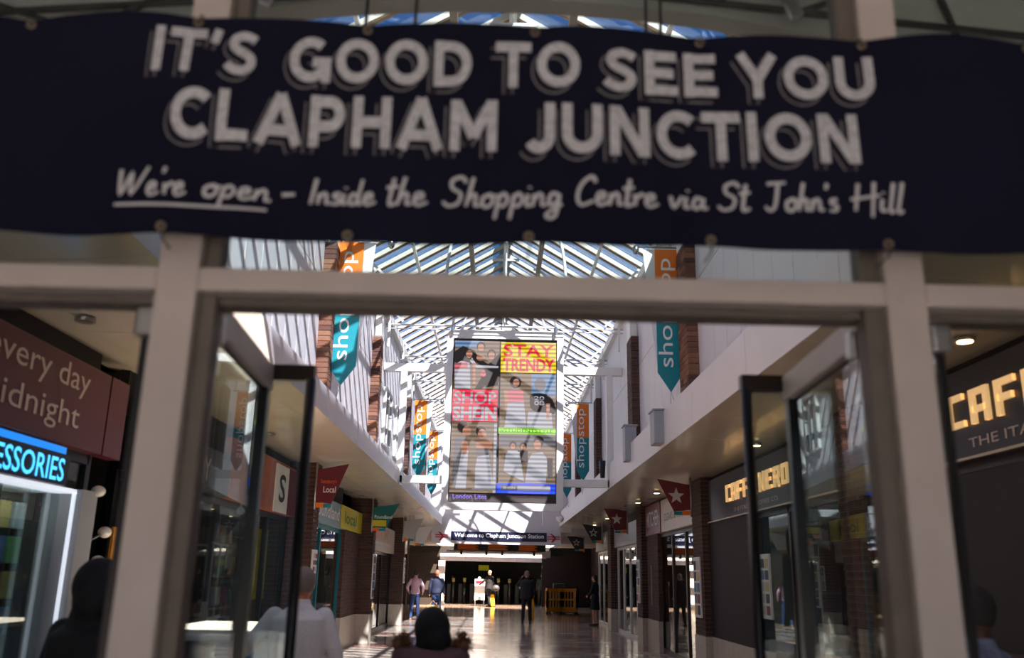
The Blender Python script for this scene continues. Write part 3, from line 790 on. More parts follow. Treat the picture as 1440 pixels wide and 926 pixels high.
def led(name, rgb, es=.4):
    k = 'led_'+name
    if k in MATS: return MATS[k]
    m = mat(k, (66, 56, 48), .7, emit=rgb, es=es)
    # horizontal pixel lines of the display
    nn = m.node_tree.nodes; ll = m.node_tree.links; bb = nn['Principled BSDF']
    tc = nn.new('ShaderNodeTexCoord'); wv = nn.new('ShaderNodeTexWave'); wv.bands_direction = 'Z'; wv.inputs['Scale'].default_value = 3.4
    mr = nn.new('ShaderNodeMapRange'); mr.inputs['To Min'].default_value = es*.45; mr.inputs['To Max'].default_value = es*1.3
    ll.new(tc.outputs['Object'], wv.inputs['Vector']); ll.new(wv.outputs['Fac'], mr.inputs[0]); ll.new(mr.outputs[0], bb.inputs['Emission Strength'])
    return m
pic = MB
layer = [0]
def sp(x, z):  # picture coordinates: photo pixels of the display (640..782, 478..710) -> metres
    return (SX0+(x-640)/(782-640)*(SX1-SX0), SZ1-(z-478)/(710-478)*(SZ1-SZ0))
def patch(name, m, pts, smooth=False):
    layer[0] += 1; y = ysc - .0006*layer[0]
    P = [sp(*q) for q in pts]
    if smooth:
        P = catmull(P+[P[0]], 4)[:-1]
    b = MB(); b.add([(x, y, z) for x, z in P], [tuple(range(len(P)))]); return b.build(name, m, t)
def rc(x0, z0, x1, z1): return [(x0, z0), (x1, z0), (x1, z1), (x0, z1)]
def oval(cx, cz, rx, rz, n=14): return [(cx+rx*math.cos(2*PI*i/n), cz+rz*math.sin(2*PI*i/n)) for i in range(n)]
def ltext(s, x0, z0, x1, z1, m, bold=0):
    layer[0] += 1; y = ysc - .0006*layer[0]
    a = sp(x0, z1); c = sp(x1, z0)
    text(s, (a[0], y, a[1]), (1,0,0), (0,0,1), c[0]-a[0], c[1]-a[1], m, t, 'screen_lettering', bold=bold, out=0)
skin = led('skin', (214, 150, 122)); hair = led('hair', (26, 18, 16), .3); wht = led('white', (196, 198, 210)); blu = led('sky', (120, 160, 205))
tan = led('tan', (150, 128, 104), .4); red = led('red', (238, 40, 70), .55); yel = led('yellow', (250, 215, 30), .5)
grn = led('green', (150, 225, 60), .7); deep = led('blue', (30, 70, 225), .8); pink = led('pink', (235, 120, 130)); purp = led('purple', (110, 70, 230), .8); gry = led('grey', (120, 120, 128), .4)
blk = led('black', (12, 12, 14), .2)
patch('picture', tan, rc(641, 480, 703, 551)); patch('picture', blu, rc(641, 480, 680, 490))
patch('figure', blk, [(641, 496), (652, 488), (668, 494), (674, 505), (690, 516), (702, 512), (702, 545), (684, 549), (690, 528), (668, 512), (655, 520), (641, 512)])
patch('figure', blk, [(690, 512), (703, 498), (703, 540), (692, 536), (680, 551), (670, 551)])
patch('figure', wht, [(641, 516), (650, 510), (662, 513), (664, 551), (643, 551)]); patch('figure', pink, [(641, 514), (658, 512), (660, 520), (641, 524)])
for cx_, cz_ in ((661, 500), (677, 490), (692, 501)): patch('figure', hair, oval(cx_, cz_-2, 6, 7)); patch('figure', skin, oval(cx_, cz_, 4.5, 6))
patch('figure', skin, oval(677, 505, 6, 5)); patch('figure', wht, [(665, 505), (672, 516), (702, 517), (702, 520), (672, 521), (662, 510)])
patch('figure', pink, oval(681, 529, 4, 5)); patch('figure', skin, [(666, 512), (670, 512), (671, 545), (667, 545)])
patch('picture', yel, rc(705, 481, 782, 526))
ltext('STAY', 709, 484, 779, 502, red, .02); ltext('TRENDY', 708, 505, 780, 524, red, .035)
patch('picture', red, rc(640, 552, 702, 598)); ltext('SHOP', 642, 555, 700, 573, wht, .015); ltext('SHEIN', 641, 576, 701, 597, wht, .04)
patch('picture', tan, rc(705, 527, 782, 606)); patch('picture', blu, rc(748, 527, 782, 560))
patch('figure', hair, oval(726, 540, 8, 9)); patch('figure', skin, oval(727, 541, 4.5, 6)); patch('figure', pink, [(713, 553), (726, 550), (737, 553), (738, 568), (716, 570)])
patch('figure', skin, [(710, 552), (715, 552), (719, 582), (713, 582)]); patch('figure', wht, [(716, 570), (738, 568), (742, 606), (712, 606)])
patch('figure', gry, oval(760, 543, 8, 10)); patch('figure', blk, [(746, 560), (752, 556), (768, 557), (778, 566), (780, 585), (750, 580)], True)
ltext('20', 752, 560, 766, 566, wht, .02); ltext('08', 752, 567, 766, 573, wht, .02)
patch('figure', wht, [(744, 582), (776, 584), (778, 606), (742, 606)]); patch('figure', skin, [(769, 570), (774, 570), (773, 592), (769, 592)])
patch('picture', tan, rc(640, 599, 702, 698)); patch('figure', hair, oval(655, 606, 7, 9)); patch('figure', skin, oval(661, 613, 6, 8))
patch('figure', gry, [(645, 622), (662, 620), (662, 690), (643, 690)]); patch('figure', wht, [(655, 640), (664, 640), (662, 693), (648, 693)]); patch('figure', skin, oval(659, 635, 5, 10))
patch('figure', hair, oval(680, 612, 7, 7)); patch('figure', skin, oval(682, 616, 6, 7)); patch('figure', skin, [(672, 628), (694, 624), (697, 636), (676, 640)]); patch('figure', gry, [(674, 636), (692, 636), (694, 650), (676, 650)])
patch('figure', wht, [(676, 648), (692, 645), (700, 694), (670, 694)]); patch('figure', tan, [(665, 628), (674, 626), (674, 692), (666, 692)]); patch('figure', wht, rc(698, 600, 702, 698))
patch('picture', tan, rc(705, 614, 782, 684)); patch('picture', gry, rc(706, 616, 782, 632)); patch('picture', grn, rc(704, 606, 782, 615)); ltext('#STUDENTSTYLE', 706, 608, 778, 613, led('darkgreen', (10, 110, 60)))
for cx_, cz_ in ((724, 632), (738, 633)): patch('figure', hair, oval(cx_, cz_-1, 5, 6)); patch('figure', skin, oval(cx_, cz_+1, 3.5, 4.5)); patch('figure', wht if cx_ < 730 else blk, [(cx_-7, 638), (cx_+6, 638), (cx_+7, 655), (cx_-8, 655)])
patch('figure', wht, [(715, 642), (733, 640), (740, 682), (712, 668)]); patch('figure', hair, oval(759, 625, 7, 8)); patch('figure', skin, oval(757, 630, 5, 7))
patch('figure', wht, [(750, 642), (764, 640), (771, 650), (769, 683), (741, 683), (745, 652)]); patch('figure', blk, [(770, 648), (778, 648), (778, 676), (772, 676)])
patch('picture', deep, rc(703, 684, 782, 698)); patch('figure', gry, rc(709, 687, 731, 694)); patch('figure', wht, rc(731, 687, 775, 694)); ltext('SHEIN', 712, 688.5, 728, 692.5, wht, .03)
ltext('London Lites', 645, 700, 690, 706.5, purp, .01)

# ------------------------------------------------------------------ station sign
t = thing('station_sign', 'dark blue station welcome sign on the far bulkhead', 'sign', (CX, Y1-.1, 2.8))
SB = mat('station_sign_blue', (20, 20, 48), .4)
box(-2.45, 2.4, Y1-.02, Y1+.05, 2.72, 3.28).build('backboard', WHITEP, t)
box(-1.72, 1.87, Y1-.06, Y1-.02, 2.84, 3.17).build('sign_face', SB, t)
text('Welcome to Clapham Junction Station', (-1.6, Y1-.064, 2.915), (1,0,0), (0,0,1), 3.36, .2, WTEXT, t, bold=.02)
RDR = mat('rail_red', (190, 20, 40), .5)
for cx_ in (-2.08, 2.13):
    b = MB(); y = Y1-.024
    for zz in (3.03, 2.95): b.box(cx_-.24, cx_+.24, y-.01, y, zz-.018, zz+.018)
    b.prism([(-.14, .16), (-.06, .16), (.07, .05), (-.01, .05)], (cx_, y-.01, 2.98), (1,0,0), (0,0,1), (0,.01,0))
    b.prism([(-.07, .05), (.01, .05), (.14, -.03), (.06, -.03)], (cx_, y-.01, 2.98), (1,0,0), (0,0,1), (0,.01,0))
    b.prism([(.0, -.03), (.08, -.03), (-.02, -.15), (-.1, -.15)], (cx_, y-.01, 2.98), (1,0,0), (0,0,1), (0,.01,0))
    b.build('arrow_emblem', RDR, t)
t = thing('departure_board', 'departure board with orange rows hanging beyond the station sign', 'display', (0, 37, 2.7))
box(-1.75, 2.0, 37, 37.15, 2.55, 2.85).build('casing', BLACK, t)
AMB = mat('amber_led', (60, 20, 5), .5, emit=(255, 110, 10), es=.1)
for i in range(3):
    for j in range(4): box(-1.6+i*1.25, -.75+i*1.2-(j % 2)*.1, 36.985, 37, 2.6+j*.06, 2.63+j*.06).build('text_row', AMB, t)
for x in (-1.6, .2, 1.8): MB().tube([(x, 37.07, 2.85), (x, 37.07, 3.1)], .02, 6).build('hanger', BLACK, t)
t = thing('ceiling_duct', 'long white service rail below the concourse ceiling', 'rail', (0, 40, 2.6))
box(-2.2, 2.6, 40, 40.1, 2.56, 2.64).build('rail', WHITE, t)
for x in (-1.6, -.5, .2, 1.6): box(x, x+.1, 39.97, 40.12, 2.45, 2.75).build('bracket', BLACK, t)
t = thing('hanging_sign', 'small hanging info screen at the right beyond the station sign', 'sign', (2.1, 38, 2.5))
box(1.9, 2.25, 38, 38.06, 2.35, 2.62).build('white_panel', WTEXT, t); box(2.26, 2.75, 38, 38.06, 2.42, 2.72).build('black_panel', BLACK, t)
MB().tube([(2.26, 38.03, 2.7), (2.26, 38.03, 3.1)], .015, 6).build('rod', BLACK, t)

# ------------------------------------------------------------------ ticket gates
for k, x in enumerate((-2.5, -1.85, .15, .8)):
    t = thing('gate_post', ('leftmost steel gate post on the concourse', 'steel gate post left of the white notice board', 'steel gate post right of the woman in black', 'rightmost steel gate post on the concourse')[k], 'post', (x, 54, 0), 'steel ticket gate posts')
    MB().tube([(x, 54, 0), (x, 54, 1.2)], .06, 10).build('column', STEEL, t, smooth=True)
    MB().tube([(x, 54, 1.2), (x, 54, 1.42)], [.09, .09], 10).build('reader_head', mat('pale_yellow_plastic', (226, 214, 150), .4), t, smooth=True)
t = thing('ticket_gates', 'row of grey ticket gate cabinets with dark gaps', 'gate', (0, 57, 0))
for i in range(9):
    x = -3.0+i*.7; box(x, x+.22, 56.6, 58.2, 0, 1.05).build('cabinet', GREYB, t, bevel=.02)
    box(x+.22, x+.44, 57.3, 57.33, .3, 1.5).build('paddle', glass('gate_glass', (160, 170, 170)), t)
t = thing('column', 'white square column left of the ticket gates', 'column', (-3.0, 50, 0))
box(-3.15, -2.8, 49.7, 50, 0, 2.33).build('shaft', WHITEP, t, bevel=.01); box(-3.2, -2.75, 49.65, 50.0, 0, .12).build('base', GREYC, t)
t = thing('ticket_poster', 'yellow and blue ticket poster beyond the gates', 'poster', (-.9, 61, 1.6))
box(-1.25, -.45, 61.9, 62.0, 1.3, 2.3).build('frame', BLACK, t); box(-1.2, -.5, 61.88, 61.9, 1.9, 2.25).build('yellow_field', mat('poster_yellow', (200, 190, 40), .5, emit=(200, 190, 40), es=.1), t)
box(-1.2, -.5, 61.88, 61.9, 1.35, 1.9).build('blue_field', mat('poster_blue', (50, 60, 90), .5), t)
t = thing('ticket_machine', 'backlit teal screen of a ticket machine at the right', 'machine', (3.2, 52, 0))
box(2.7, 3.3, 52, 52.5, 0, 1.9).build('cabinet', BLACK, t); box(2.8, 3.2, 51.99, 52, 1.5, 1.8).build('teal_screen', mat('teal_screen', (30, 140, 130), .4, emit=(60, 200, 180), es=.5), t)

# white notice board, barrier, wet floor signs
t = thing('notice_board', 'white floor-standing notice board beside the woman in black', 'board', (-.85, 50, 0))
WB = mat('white_board', (240, 238, 234), .4)
box(-1.15, -.6, 49.8, 49.86, .3, 1.38).build('panel', WB, t, bevel=.01); box(-1.1, -.65, 49.79, 49.8, 1.15, 1.3).build('heading', RDR, t)
for x in (-1.13, -.66): box(x, x+.04, 49.7, 50, 0, .3).build('leg', WB, t)
MB().tube([(-.9, 49.83, 1.38), (-.9, 49.83, 1.5)], [.1, .06], 8).build('leaflet_holder', WB, t)
YEL = mat('yellow_plastic', (236, 168, 12), .4, noise=.05, scale=6)
def wet(x, y, s, lab):
    t = thing('wet_floor_sign', lab, 'sign', (x, y, 0), 'yellow wet floor signs')
    for q, nm in ((-.12, 'front_panel'), (.12, 'back_panel')):
        MB().prism([(-.14, 0), (.14, 0), (.09, .62*s), (-.09, .62*s)], (x, y+q, 0), (1,0,0), (0, -q*.9/(.62), 1), (0, .015, 0)).build(nm, YEL, t)
    MB().tube([(x-.06, y, .63*s), (x+.06, y, .63*s)], .012, 6).build('handle', YEL, t)
wet(-.17, 48.5, 1.0, 'yellow wet floor sign at the feet of the woman in black'); wet(1.42, 36.5, 1.3, 'yellow wet floor sign half hidden behind the man on the phone')
t = thing('safety_barrier', 'yellow plastic folding barrier around a box at the right side', 'barrier', (2.9, 41, 0))
def bpanel(p, q):
    p = Vector(p); q = Vector(q); d = q-p; L = d.length; d.normalize()
    o = MB().bar(p+Vector((0,0,1.02)), q+Vector((0,0,1.02)), .05, .14).build('top_rail', YEL, t)
    MB().bar(p+Vector((0,0,.2)), q+Vector((0,0,.2)), .05, .2).build('bottom_rail', YEL, t)
    MB().bar(p+Vector((0,0,.62)), q+Vector((0,0,.62)), .04, .06).build('middle_rail', YEL, t)
    k = int(L/.13)
    for i in range(k+1):
        c = p+d*(L*i/k); wdt = .1 if i in (0, k) else .045
        MB().bar(c+Vector((0,0,.25)), c+Vector((0,0,1.0)), wdt, .04, up=(0,1,0)).build('slat', YEL, t)
    for f in (.15, .85):
        c = p+d*(L*f); MB().bar(c+Vector((0,-.15,.05)), c+Vector((0,.15,.05)), .1, .1).build('foot', BLACK, t)
bpanel((2.28, 40.6, 0), (2.95, 40.9, 0)); bpanel((2.95, 40.9, 0), (3.6, 40.7, 0)); bpanel((2.28, 40.6, 0), (2.3, 42, 0)); bpanel((3.6, 40.7, 0), (3.6, 42, 0))
t = tag(box(2.6, 3.1, 41.3, 41.8, 0, 1.3).build('utility_box', mat('grey_blue_box', (80, 96, 110), .5), bevel=.02), 'grey blue box standing inside the yellow barrier', 'box')

# ------------------------------------------------------------------ shops: pillars, signs, glazed fronts
def pillar(x0, x1, y, L, label, zt=3.36):
    t = thing('brick_pillar', label, 'pillar', ((x0+x1)/2, y, 0), 'brick pillars between the shops')
    bricks(t, x0, x1, y, y+L, .66, zt, False)
    box(x0-.015, x1+.015, y-.015, y+L+.015, 0, .655).build('stone_plinth', STONE, t, bevel=.008)
    return t
t = thing('cladding_column', 'black clad column beyond the kiosk at the near left', 'column', (-3.45, 8.2, 0)); box(-3.7, -3.32, 8.15, 8.35, 0, 3.36).build('shaft', DARK, t)
for y, lb in ((14.7, 'left brick pillar below the burgundy flag'), (22.0, 'left brick pillar between the teal doorway and the gold lettered sign'), (29.4, 'left brick pillar below the pale grey flag')):
    pillar(-3.6, -3.0, y, .45, lb)
for y, lb in ((8.6, 'right brick pillar nearest the doors'), (15.8, 'right brick pillar with tall notice below the big star flag'), (22.5, 'right brick pillar with notice beside the steel handle'), (28.6, 'right brick pillar below the black star flag')):
    pillar(3.6, 4.1, y, .8, lb)

def notice(x, y, side, z0, z1, label, w_=.42, facing='y'):
    t = thing('notice_board', label, 'notice', (x, y, z0), 'framed notices on the brick pillars')
    b = box(x-.015, x+.015, y, y+w_, z0, z1); b.build('frame', WHITE, t, bevel=.004)
    xo = x - side*.017
    cols = [(190, 186, 180), (150, 60, 56), (60, 66, 84), (206, 180, 120), (90, 120, 150)]
    for i in range(5):
        for j in range(2):
            z = z0+.05+(z1-z0-.08)*i/5; c = random.choice(cols)
            yy = y+.04+j*w_*.47
            a, c2 = sorted((xo, xo-side*.003))
            box(a, c2, yy, yy+w_*.38, z, z+(z1-z0)/5-.05).build('leaflet', mat('paper_%d_%d_%d' % c, c, .6), t)
notice(3.58, 15.95, 1, .95, 1.98, 'tall framed notice on the right pillar below the big star flag', .5)
notice(3.58, 22.7, 1, 1.0, 2.05, 'framed notice on the second right pillar', .5)
notice(3.68, 12.2, 1, 1.1, 1.95, 'framed notice on the cafe front near the right door', .4)
notice(-2.98, 14.75, -1, 1.35, 1.95, 'framed notice on the left pillar below the burgundy flag', .35)
notice(-2.98, 22.05, -1, 1.0, 2.05, 'framed notice on the left pillar beside the teal doorway', .35)
notice(-2.98, 29.45, -1, 1.3, 2.1, 'framed notice on the left pillar beside the woman in pink', .35)

def shop(name, label, side, y0, y1, sz0, sz1, smat, fmat, lit=None, doors=2, wallmat=None, solid=()):
    x = SHL if side < 0 else SHR; s = side
    t = thing(name, label, 'shop', (x, (y0+y1)/2, 0))
    def bx(n, m, xa, xb, *a, **k):
        xa, xb = sorted((x+s*xa, x+s*xb)); return box(xa, xb, *a).build(n, m, t, **k)
    bx('fascia_band', DARK, .12, .2, y0, y1, sz1-.05, SZ)
    sg = bx('sign_board', smat, 0, .12, y0+.02, y1-.02, sz0, sz1, bevel=.008)
    # interior
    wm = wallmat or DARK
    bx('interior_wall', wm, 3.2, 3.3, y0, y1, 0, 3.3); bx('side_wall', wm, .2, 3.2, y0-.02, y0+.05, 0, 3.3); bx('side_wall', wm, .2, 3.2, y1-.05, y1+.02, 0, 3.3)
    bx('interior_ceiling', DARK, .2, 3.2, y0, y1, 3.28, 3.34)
    # frame and panes
    n = doors+1; ys = [y0+(y1-y0)*i/n for i in range(n+1)]
    for i, yy in enumerate(ys):
        if 0 < i < n or True: bx('mullion', fmat, .1, .17, yy-.04, yy+.04, 0, sz0, bevel=.003)
    bx('head', fmat, .1, .17, y0, y1, sz0-.08, sz0); bx('threshold', fmat, .1, .17, y0, y1, 0, .1)
    for i in range(n):
        if i in solid: bx('door_panel', mat('dark_brown_door', (20, 14, 13), .6, noise=.15, scale=3), .11, .15, ys[i]+.04, ys[i+1]-.04, .1, sz0-.08); bx('door_rail', fmat, .09, .11, ys[i]+.2, ys[i+1]-.2, 1.05, 1.12); continue
        bx('pane', GL, .13, .136, ys[i]+.04, ys[i+1]-.04, .1, sz0-.08)
    return t, bx
RED = lambda *a: None
up = (0,0,1)
# left, nearest: convenience store fascia (stands just inside the doors)
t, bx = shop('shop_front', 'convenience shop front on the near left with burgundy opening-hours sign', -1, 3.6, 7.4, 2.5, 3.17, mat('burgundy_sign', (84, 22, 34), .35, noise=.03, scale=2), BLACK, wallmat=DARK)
GREYT = mat('grey_lettering', (196, 180, 170), .5)
text('every day', (SHL, 5.52, 2.875), (0,1,0), up, 1.48, .24, GREYT, t, out=.004, fitref='every day')
text('midnight', (SHL, 5.45, 2.585), (0,1,0), up, 1.45, .235, GREYT, t, out=.004)
box(SHL-.12, SHL, 7.4, 7.75, 2.5, 3.17).build('sign_return', MATS['burgundy_sign'], t)
# accessories kiosk with light frame
k = thing('kiosk', 'phone accessories kiosk window with a glowing white frame', 'kiosk', (-3.4, 5.8, 0))
NEON = mat('blue_neon', (10, 60, 120), .4, emit=(20, 130, 235), es=.7)
NEONT = mat('neon_lettering', (120, 200, 255), .4, emit=(60, 185, 255), es=1.0)
LED = mat('white_led_strip', (230, 235, 240), .4, emit=(225, 235, 250), es=.45)
box(-3.3, -3.27, 3.8, 6.72, 2.42, 2.47).build('blue_light_bar', NEON, k)
box(-3.3, -3.27, 4.9, 6.80, 2.19, 2.42).build('neon_panel', mat('dark_blue_panel', (8, 16, 40), .3), k)
text('ACCESSORIES', (-3.27, 5.25, 2.215), (0,1,0), up, 1.47, .17, NEONT, k, 'neon_lettering', bold=.01, out=.006)
box(-3.42, -3.24, 3.8, 6.92, 2.145, 2.175).build('top_strip', LED, k); 
box(-3.26, -3.24, 6.89, 6.92, .95, 2.15).build('side_strip', LED, k)
box(-3.5, -3.2, 6.935, 7.2, .9, 2.18).build('side_panel', mat('grey_laminate', (150, 150, 152), .5), k)
box(-3.35, -3.345, 3.8, 6.88, .95, 2.14).build('pane', GL, k)
box(-4.1, -3.2, 3.8, 7.2, 0, .93).build('counter', mat('pale_lilac_laminate', (150, 148, 166), .5), k, bevel=.01)
box(-3.72, -3.62, 3.8, 7.2, .93, 2.13).build('back_panel', mat('peg_board', (70, 66, 66), .6), k)
ORD = ['first', 'second', 'third', 'fourth', 'fifth', 'sixth', 'seventh', 'eighth', 'ninth', 'tenth', 'eleventh', 'twelfth']; ROWS = ['bottom', 'second', 'third', 'fourth', 'top']
CN = ['magenta', 'green', 'lavender', 'sand', 'red', 'blue', 'white']
cc = [(196, 90, 150), (110, 180, 120), (150, 150, 190), (220, 190, 120), (200, 90, 80), (100, 130, 180), (220, 220, 225)]
kl = bpy.data.lights.new('kiosk_fill_light', 'AREA'); kl.energy = 2.5; kl.size = .1; kl.color = (.85, .92, 1); kl.shape = 'RECTANGLE'; kl.size_y = 2.6  # area light added inside the kiosk to brighten the phone cases
ko = bpy.data.objects.new('kiosk_fill_light', kl); col.objects.link(ko); ko.parent = k; ko.location = Vector((-3.47, 5.5, 2.14)) - wl(k)
for i in range(12):
    for j in range(4):
        c = cc[(i*3+j*5) % 7]; y = 4.42+i*.21; z = 1.12+j*.25
        tag(box(-3.615, -3.58, y, y+.15, z, z+.19).build('phone_case', mat('case_%d' % ((i*3+j*5) % 7), c, .4), bevel=.005), CN[(i*3+j*5) % 7]+' phone case in the kiosk window, '+ROWS[j]+' row, '+ORD[i]+' from the camera', 'phone case', 'phone cases in the kiosk window')
for i, (c, y) in enumerate((((150, 90, 60), 7.02), ((190, 110, 150), 7.2), ((200, 100, 110), 7.38), ((110, 170, 130), 7.56))):
    tag(box(-3.3, -3.22, y, y+.15, .93, 1.1).build('gift_card_pack', mat('pack_%d' % i, c, .5), bevel=.004), ('brown', 'lilac', 'pink', 'green')[i]+' packet on the low shelf beside the kiosk', 'packet')
tag(box(-3.4, -3.15, 6.98, 7.75, .86, .925).build('low_shelf', GREYB), 'narrow grey shelf carrying packets beside the kiosk', 'shelf')
for i, (y, z, lb) in enumerate(((7.2, 2.19, 'top white spotlight on an arm beside the kiosk'), (7.42, 1.88, 'middle white spotlight on an arm beside the kiosk'), (7.37, 1.65, 'lowest white spotlight on an arm beside the kiosk'))):
    t2 = thing('spotlight', lb, 'lamp', (-3.25, y, z), 'white spotlights beside the kiosk')
    MB().ell((-3.2, y, z), .05, .07, .045, 12, 8).build('head', mat('white_enamel', (220, 214, 200), .3), t2, smooth=True)
    MB().tube([(-3.2, y, z), (-3.28, y-.12, z-.08), (-3.42, y-.1, z-.12)], .01, 6).build('arm', BLACK, t2)
tag(box(-3.3, -3.28, 7.78, 8.1, 1.66, 1.94).build('poster', mat('orange_poster', (214, 140, 30), .5, noise=.2, scale=20)), 'orange poster beside the left door post', 'poster')

# left second: stationer's style black front
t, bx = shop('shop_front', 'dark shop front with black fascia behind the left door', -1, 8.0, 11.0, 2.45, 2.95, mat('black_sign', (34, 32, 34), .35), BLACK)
text('CL', (SHL, 8.4, 2.57), (0,1,0), up, .4, .26, GREYT, t, out=.004); text('ORY', (SHL, 9.5, 2.57), (0,1,0), up, .7, .26, GREYT, t, out=.004)
box(SHL-.1, SHL-.08, 8.6, 9.0, 1.8, 2.1).build('yellow_notice', mat('yellow_paper', (214, 190, 30), .6), t)
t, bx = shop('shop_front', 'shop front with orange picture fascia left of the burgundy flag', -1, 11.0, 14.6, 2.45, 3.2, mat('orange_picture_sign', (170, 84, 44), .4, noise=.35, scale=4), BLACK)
box(SHL, SHL+.02, 13.2, 14.0, 2.45, 3.15).build('white_logo_panel', WTEXT, t); box(SHL, SHL+.02, 14.0, 14.6, 2.45, 3.15).build('burgundy_panel', BURG, t)
text('S', (SHL+.02, 13.4, 2.6), (0,1,0), up, .4, .42, BTEXT, t, out=.004, bold=.02)
box(SHL-.3, SHL-.2, 13.0, 13.9, 1.2, 2.2).build('yellow_notice', MATS['yellow_paper'], t)
for j in range(4):
    for i in range(8):
        c = cc[(i+j*2) % 7]; tag(box(SHL-.75, SHL-.55, 11.4+i*.33, 11.6+i*.33, .7+j*.42, .95+j*.42).build('carton', mat('case_%d' % ((i+j*2) % 7), c, .4)), CN[(i+j*2) % 7]+' carton on the '+ROWS[j]+' shelf behind the left door, '+ORD[i]+' from the camera', 'carton', 'cartons on the left shop shelves')
for j in range(4): tag(box(SHL-.8, SHL-.5, 11.2, 14.2, .66+j*.42, .69+j*.42).build('shelf', GREYB), ROWS[j]+' grey shelf inside the shop left of the burgundy flag', 'shelf', 'shelves inside the left shop')
# left third: teal framed bargain shop
TFR = mat('teal_frame', (6, 110, 116), .35)
t, bx = shop('shop_front', 'discount shop front with teal door frame and yellow-ended sign', -1, 15.2, 19.8, 2.5, 2.98, mat('grey_teal_sign', (120, 150, 156), .4), TFR, doors=1, wallmat=mat('pale_interior', (110, 104, 96), .6))
box(SHL, SHL+.02, 19.0, 21.9, 2.5, 2.98).build('yellow_sign_panel', mat('yellow_sign', (206, 190, 20), .4), t)
text('Poundland', (SHL, 16.2, 2.62), (0,1,0), up, 2.6, .26, WTEXT, t, out=.004, bold=.01)
text('local', (SHL+.02, 19.4, 2.62), (0,1,0), up, 1.6, .26, mat('green_lettering', (60, 120, 50), .5), t, out=.004, bold=.01)
box(SHL-.1, SHL-.02, 19.8, 22.0, .66, 2.5).build('brick_panel', BRICK, t); box(SHL-.12, SHL, 19.8, 22.0, 0, .66).build('stone_plinth', STONE, t)
for j in range(5):
    tag(box(SHL-.9, SHL-.5, 17.6, 19.4, .5+j*.38, .53+j*.38).build('shelf', GREYB), ROWS[j]+' white shelf inside the teal framed shop', 'shelf', 'shelves inside the teal framed shop')
    for i in range(7):
        tag(box(SHL-.75, SHL-.52, 17.7+i*.24, 17.88+i*.24, .53+j*.38, .76+j*.38).build('packet', mat('case_%d' % ((i*2+j*3) % 7), cc[(i*2+j*3) % 7], .4)), CN[(i*2+j*3) % 7]+' packet on the '+ROWS[j]+' shelf of the teal framed shop, '+ORD[i]+' from the camera', 'packet', 'packets in the teal framed shop')
# left fourth: gold lettered sign
GOLD = mat('gold_lettering', (180, 130, 50), .35, metal=.4)
t, bx = shop('shop_front', 'shop front with beige sign and gold lettering beyond the teal doorway', -1, 22.5, 29.3, 2.2, 2.92, mat('beige_sign', (176, 162, 140), .4), BLACK, doors=2)
text('T', (SHL, 23.2, 2.5), (0,1,0), up, .6, .32, WTEXT, t, out=.004, bold=.03); text('IMPS', (SHL, 23.9, 2.5), (0,1,0), up, 1.7, .26, ORANGE, t, out=.004, bold=.03)
text('ON', (SHL, 25.8, 2.46), (0,1,0), up, 1.6, .4, GOLD, t, out=.004, bold=.03); text('SHOE REPAIRS KEY CUTTING', (SHL, 23.4, 2.38), (0,1,0), up, 4.6, .07, WTEXT, t, out=.004)
# left fifth
t, bx = shop('shop_front', 'far left shop front with pale fascia and black sign panel', -1, 29.9, 33.6, 2.3, 2.95, WHITEP, WHITE, doors=2)
box(SHL, SHL+.02, 30.8, 33.2, 2.45, 2.85).build('black_panel', BLACK, t); box(SHL+.0, SHL+.03, 33.62, 34, 0, 3.4).build('end_panel', BRICK, t)

# right: cafe
NS = mat('cafe_black_sign', (24, 23, 26), .4, noise=.05, scale=3)
t, bx = shop('shop_front', 'coffee shop front with two lit cream signs on a black fascia', 1, 3.6, 15.7, 2.55, 3.27, NS, mat('dark_maroon_frame', (40, 22, 22), .4), doors=5, wallmat=mat('maroon_interior', (56, 34, 28), .6), solid=(0, 1, 5))
CR = mat('cream_lit_lettering', (240, 206, 150), .4, emit=(255, 206, 140), es=.28)
for (ys_, wd_) in ((14.35, 3.2), (7.1, 3.4)):
    SQ = {'C': [[(.74, .9), (.1, .9), (.1, .1), (.74, .1)]], 'A': [[(.1, 0), (.1, .9), (.66, .9), (.66, 0)], [(.1, .4), (.66, .4)]], 'F': [[(.74, .9), (.1, .9), (.1, 0)], [(.1, .48), (.62, .48)]],
          'E': [[(.74, .9), (.1, .9), (.1, .1), (.74, .1)], [(.1, .5), (.6, .5)]], 'N': [[(.1, 0), (.1, 1)], [(.66, 0), (.66, 1)], [(.12, .92), (.64, .08)]], 'R': [[(.1, 0), (.1, .9), (.64, .9), (.64, .5), (.1, .5)], [(.42, .5), (.66, 0)]],
          'O': [[(.2, .1), (.1, .1), (.1, .9), (.66, .9), (.66, .1), (.15, .1)]]}
    pos = 0; u = wd_/9.6; ft = thing('sign_lettering', ('lit cream cafe lettering further along, partly behind the right door' if ys_ > 10 else 'large lit cream cafe lettering at the right edge'), 'sign lettering', (SHR, ys_, 2.8))
    for i, ch in enumerate('CAFFE NERO'):
        if ch == ' ': pos += .45; continue
        b = MB()
        for st_ in SQ[ch]:
            V, F_ = ribbon(st_, .18)
            P = [(SHR-.03, ys_-(pos+v[0])*u, 2.8+v[1]*.27) for v in V]
            n_ = len(P); b.add(P+[(SHR-.002, p[1], p[2]) for p in P], F_+[tuple(n_+q for q in f[::-1]) for f in F_]+[(2*q, 2*q+2, n_+2*q+2, n_+2*q) for q in range(n_//2-1)]+[(2*q+1, n_+2*q+1, n_+2*q+3, 2*q+3) for q in range(n_//2-1)])
        if i == 4: b.box(SHR-.03, SHR, ys_-(pos+.5)*u, ys_-(pos+.15)*u, 3.09, 3.13)
        b.build('letter', CR, ft); pos += 1.02
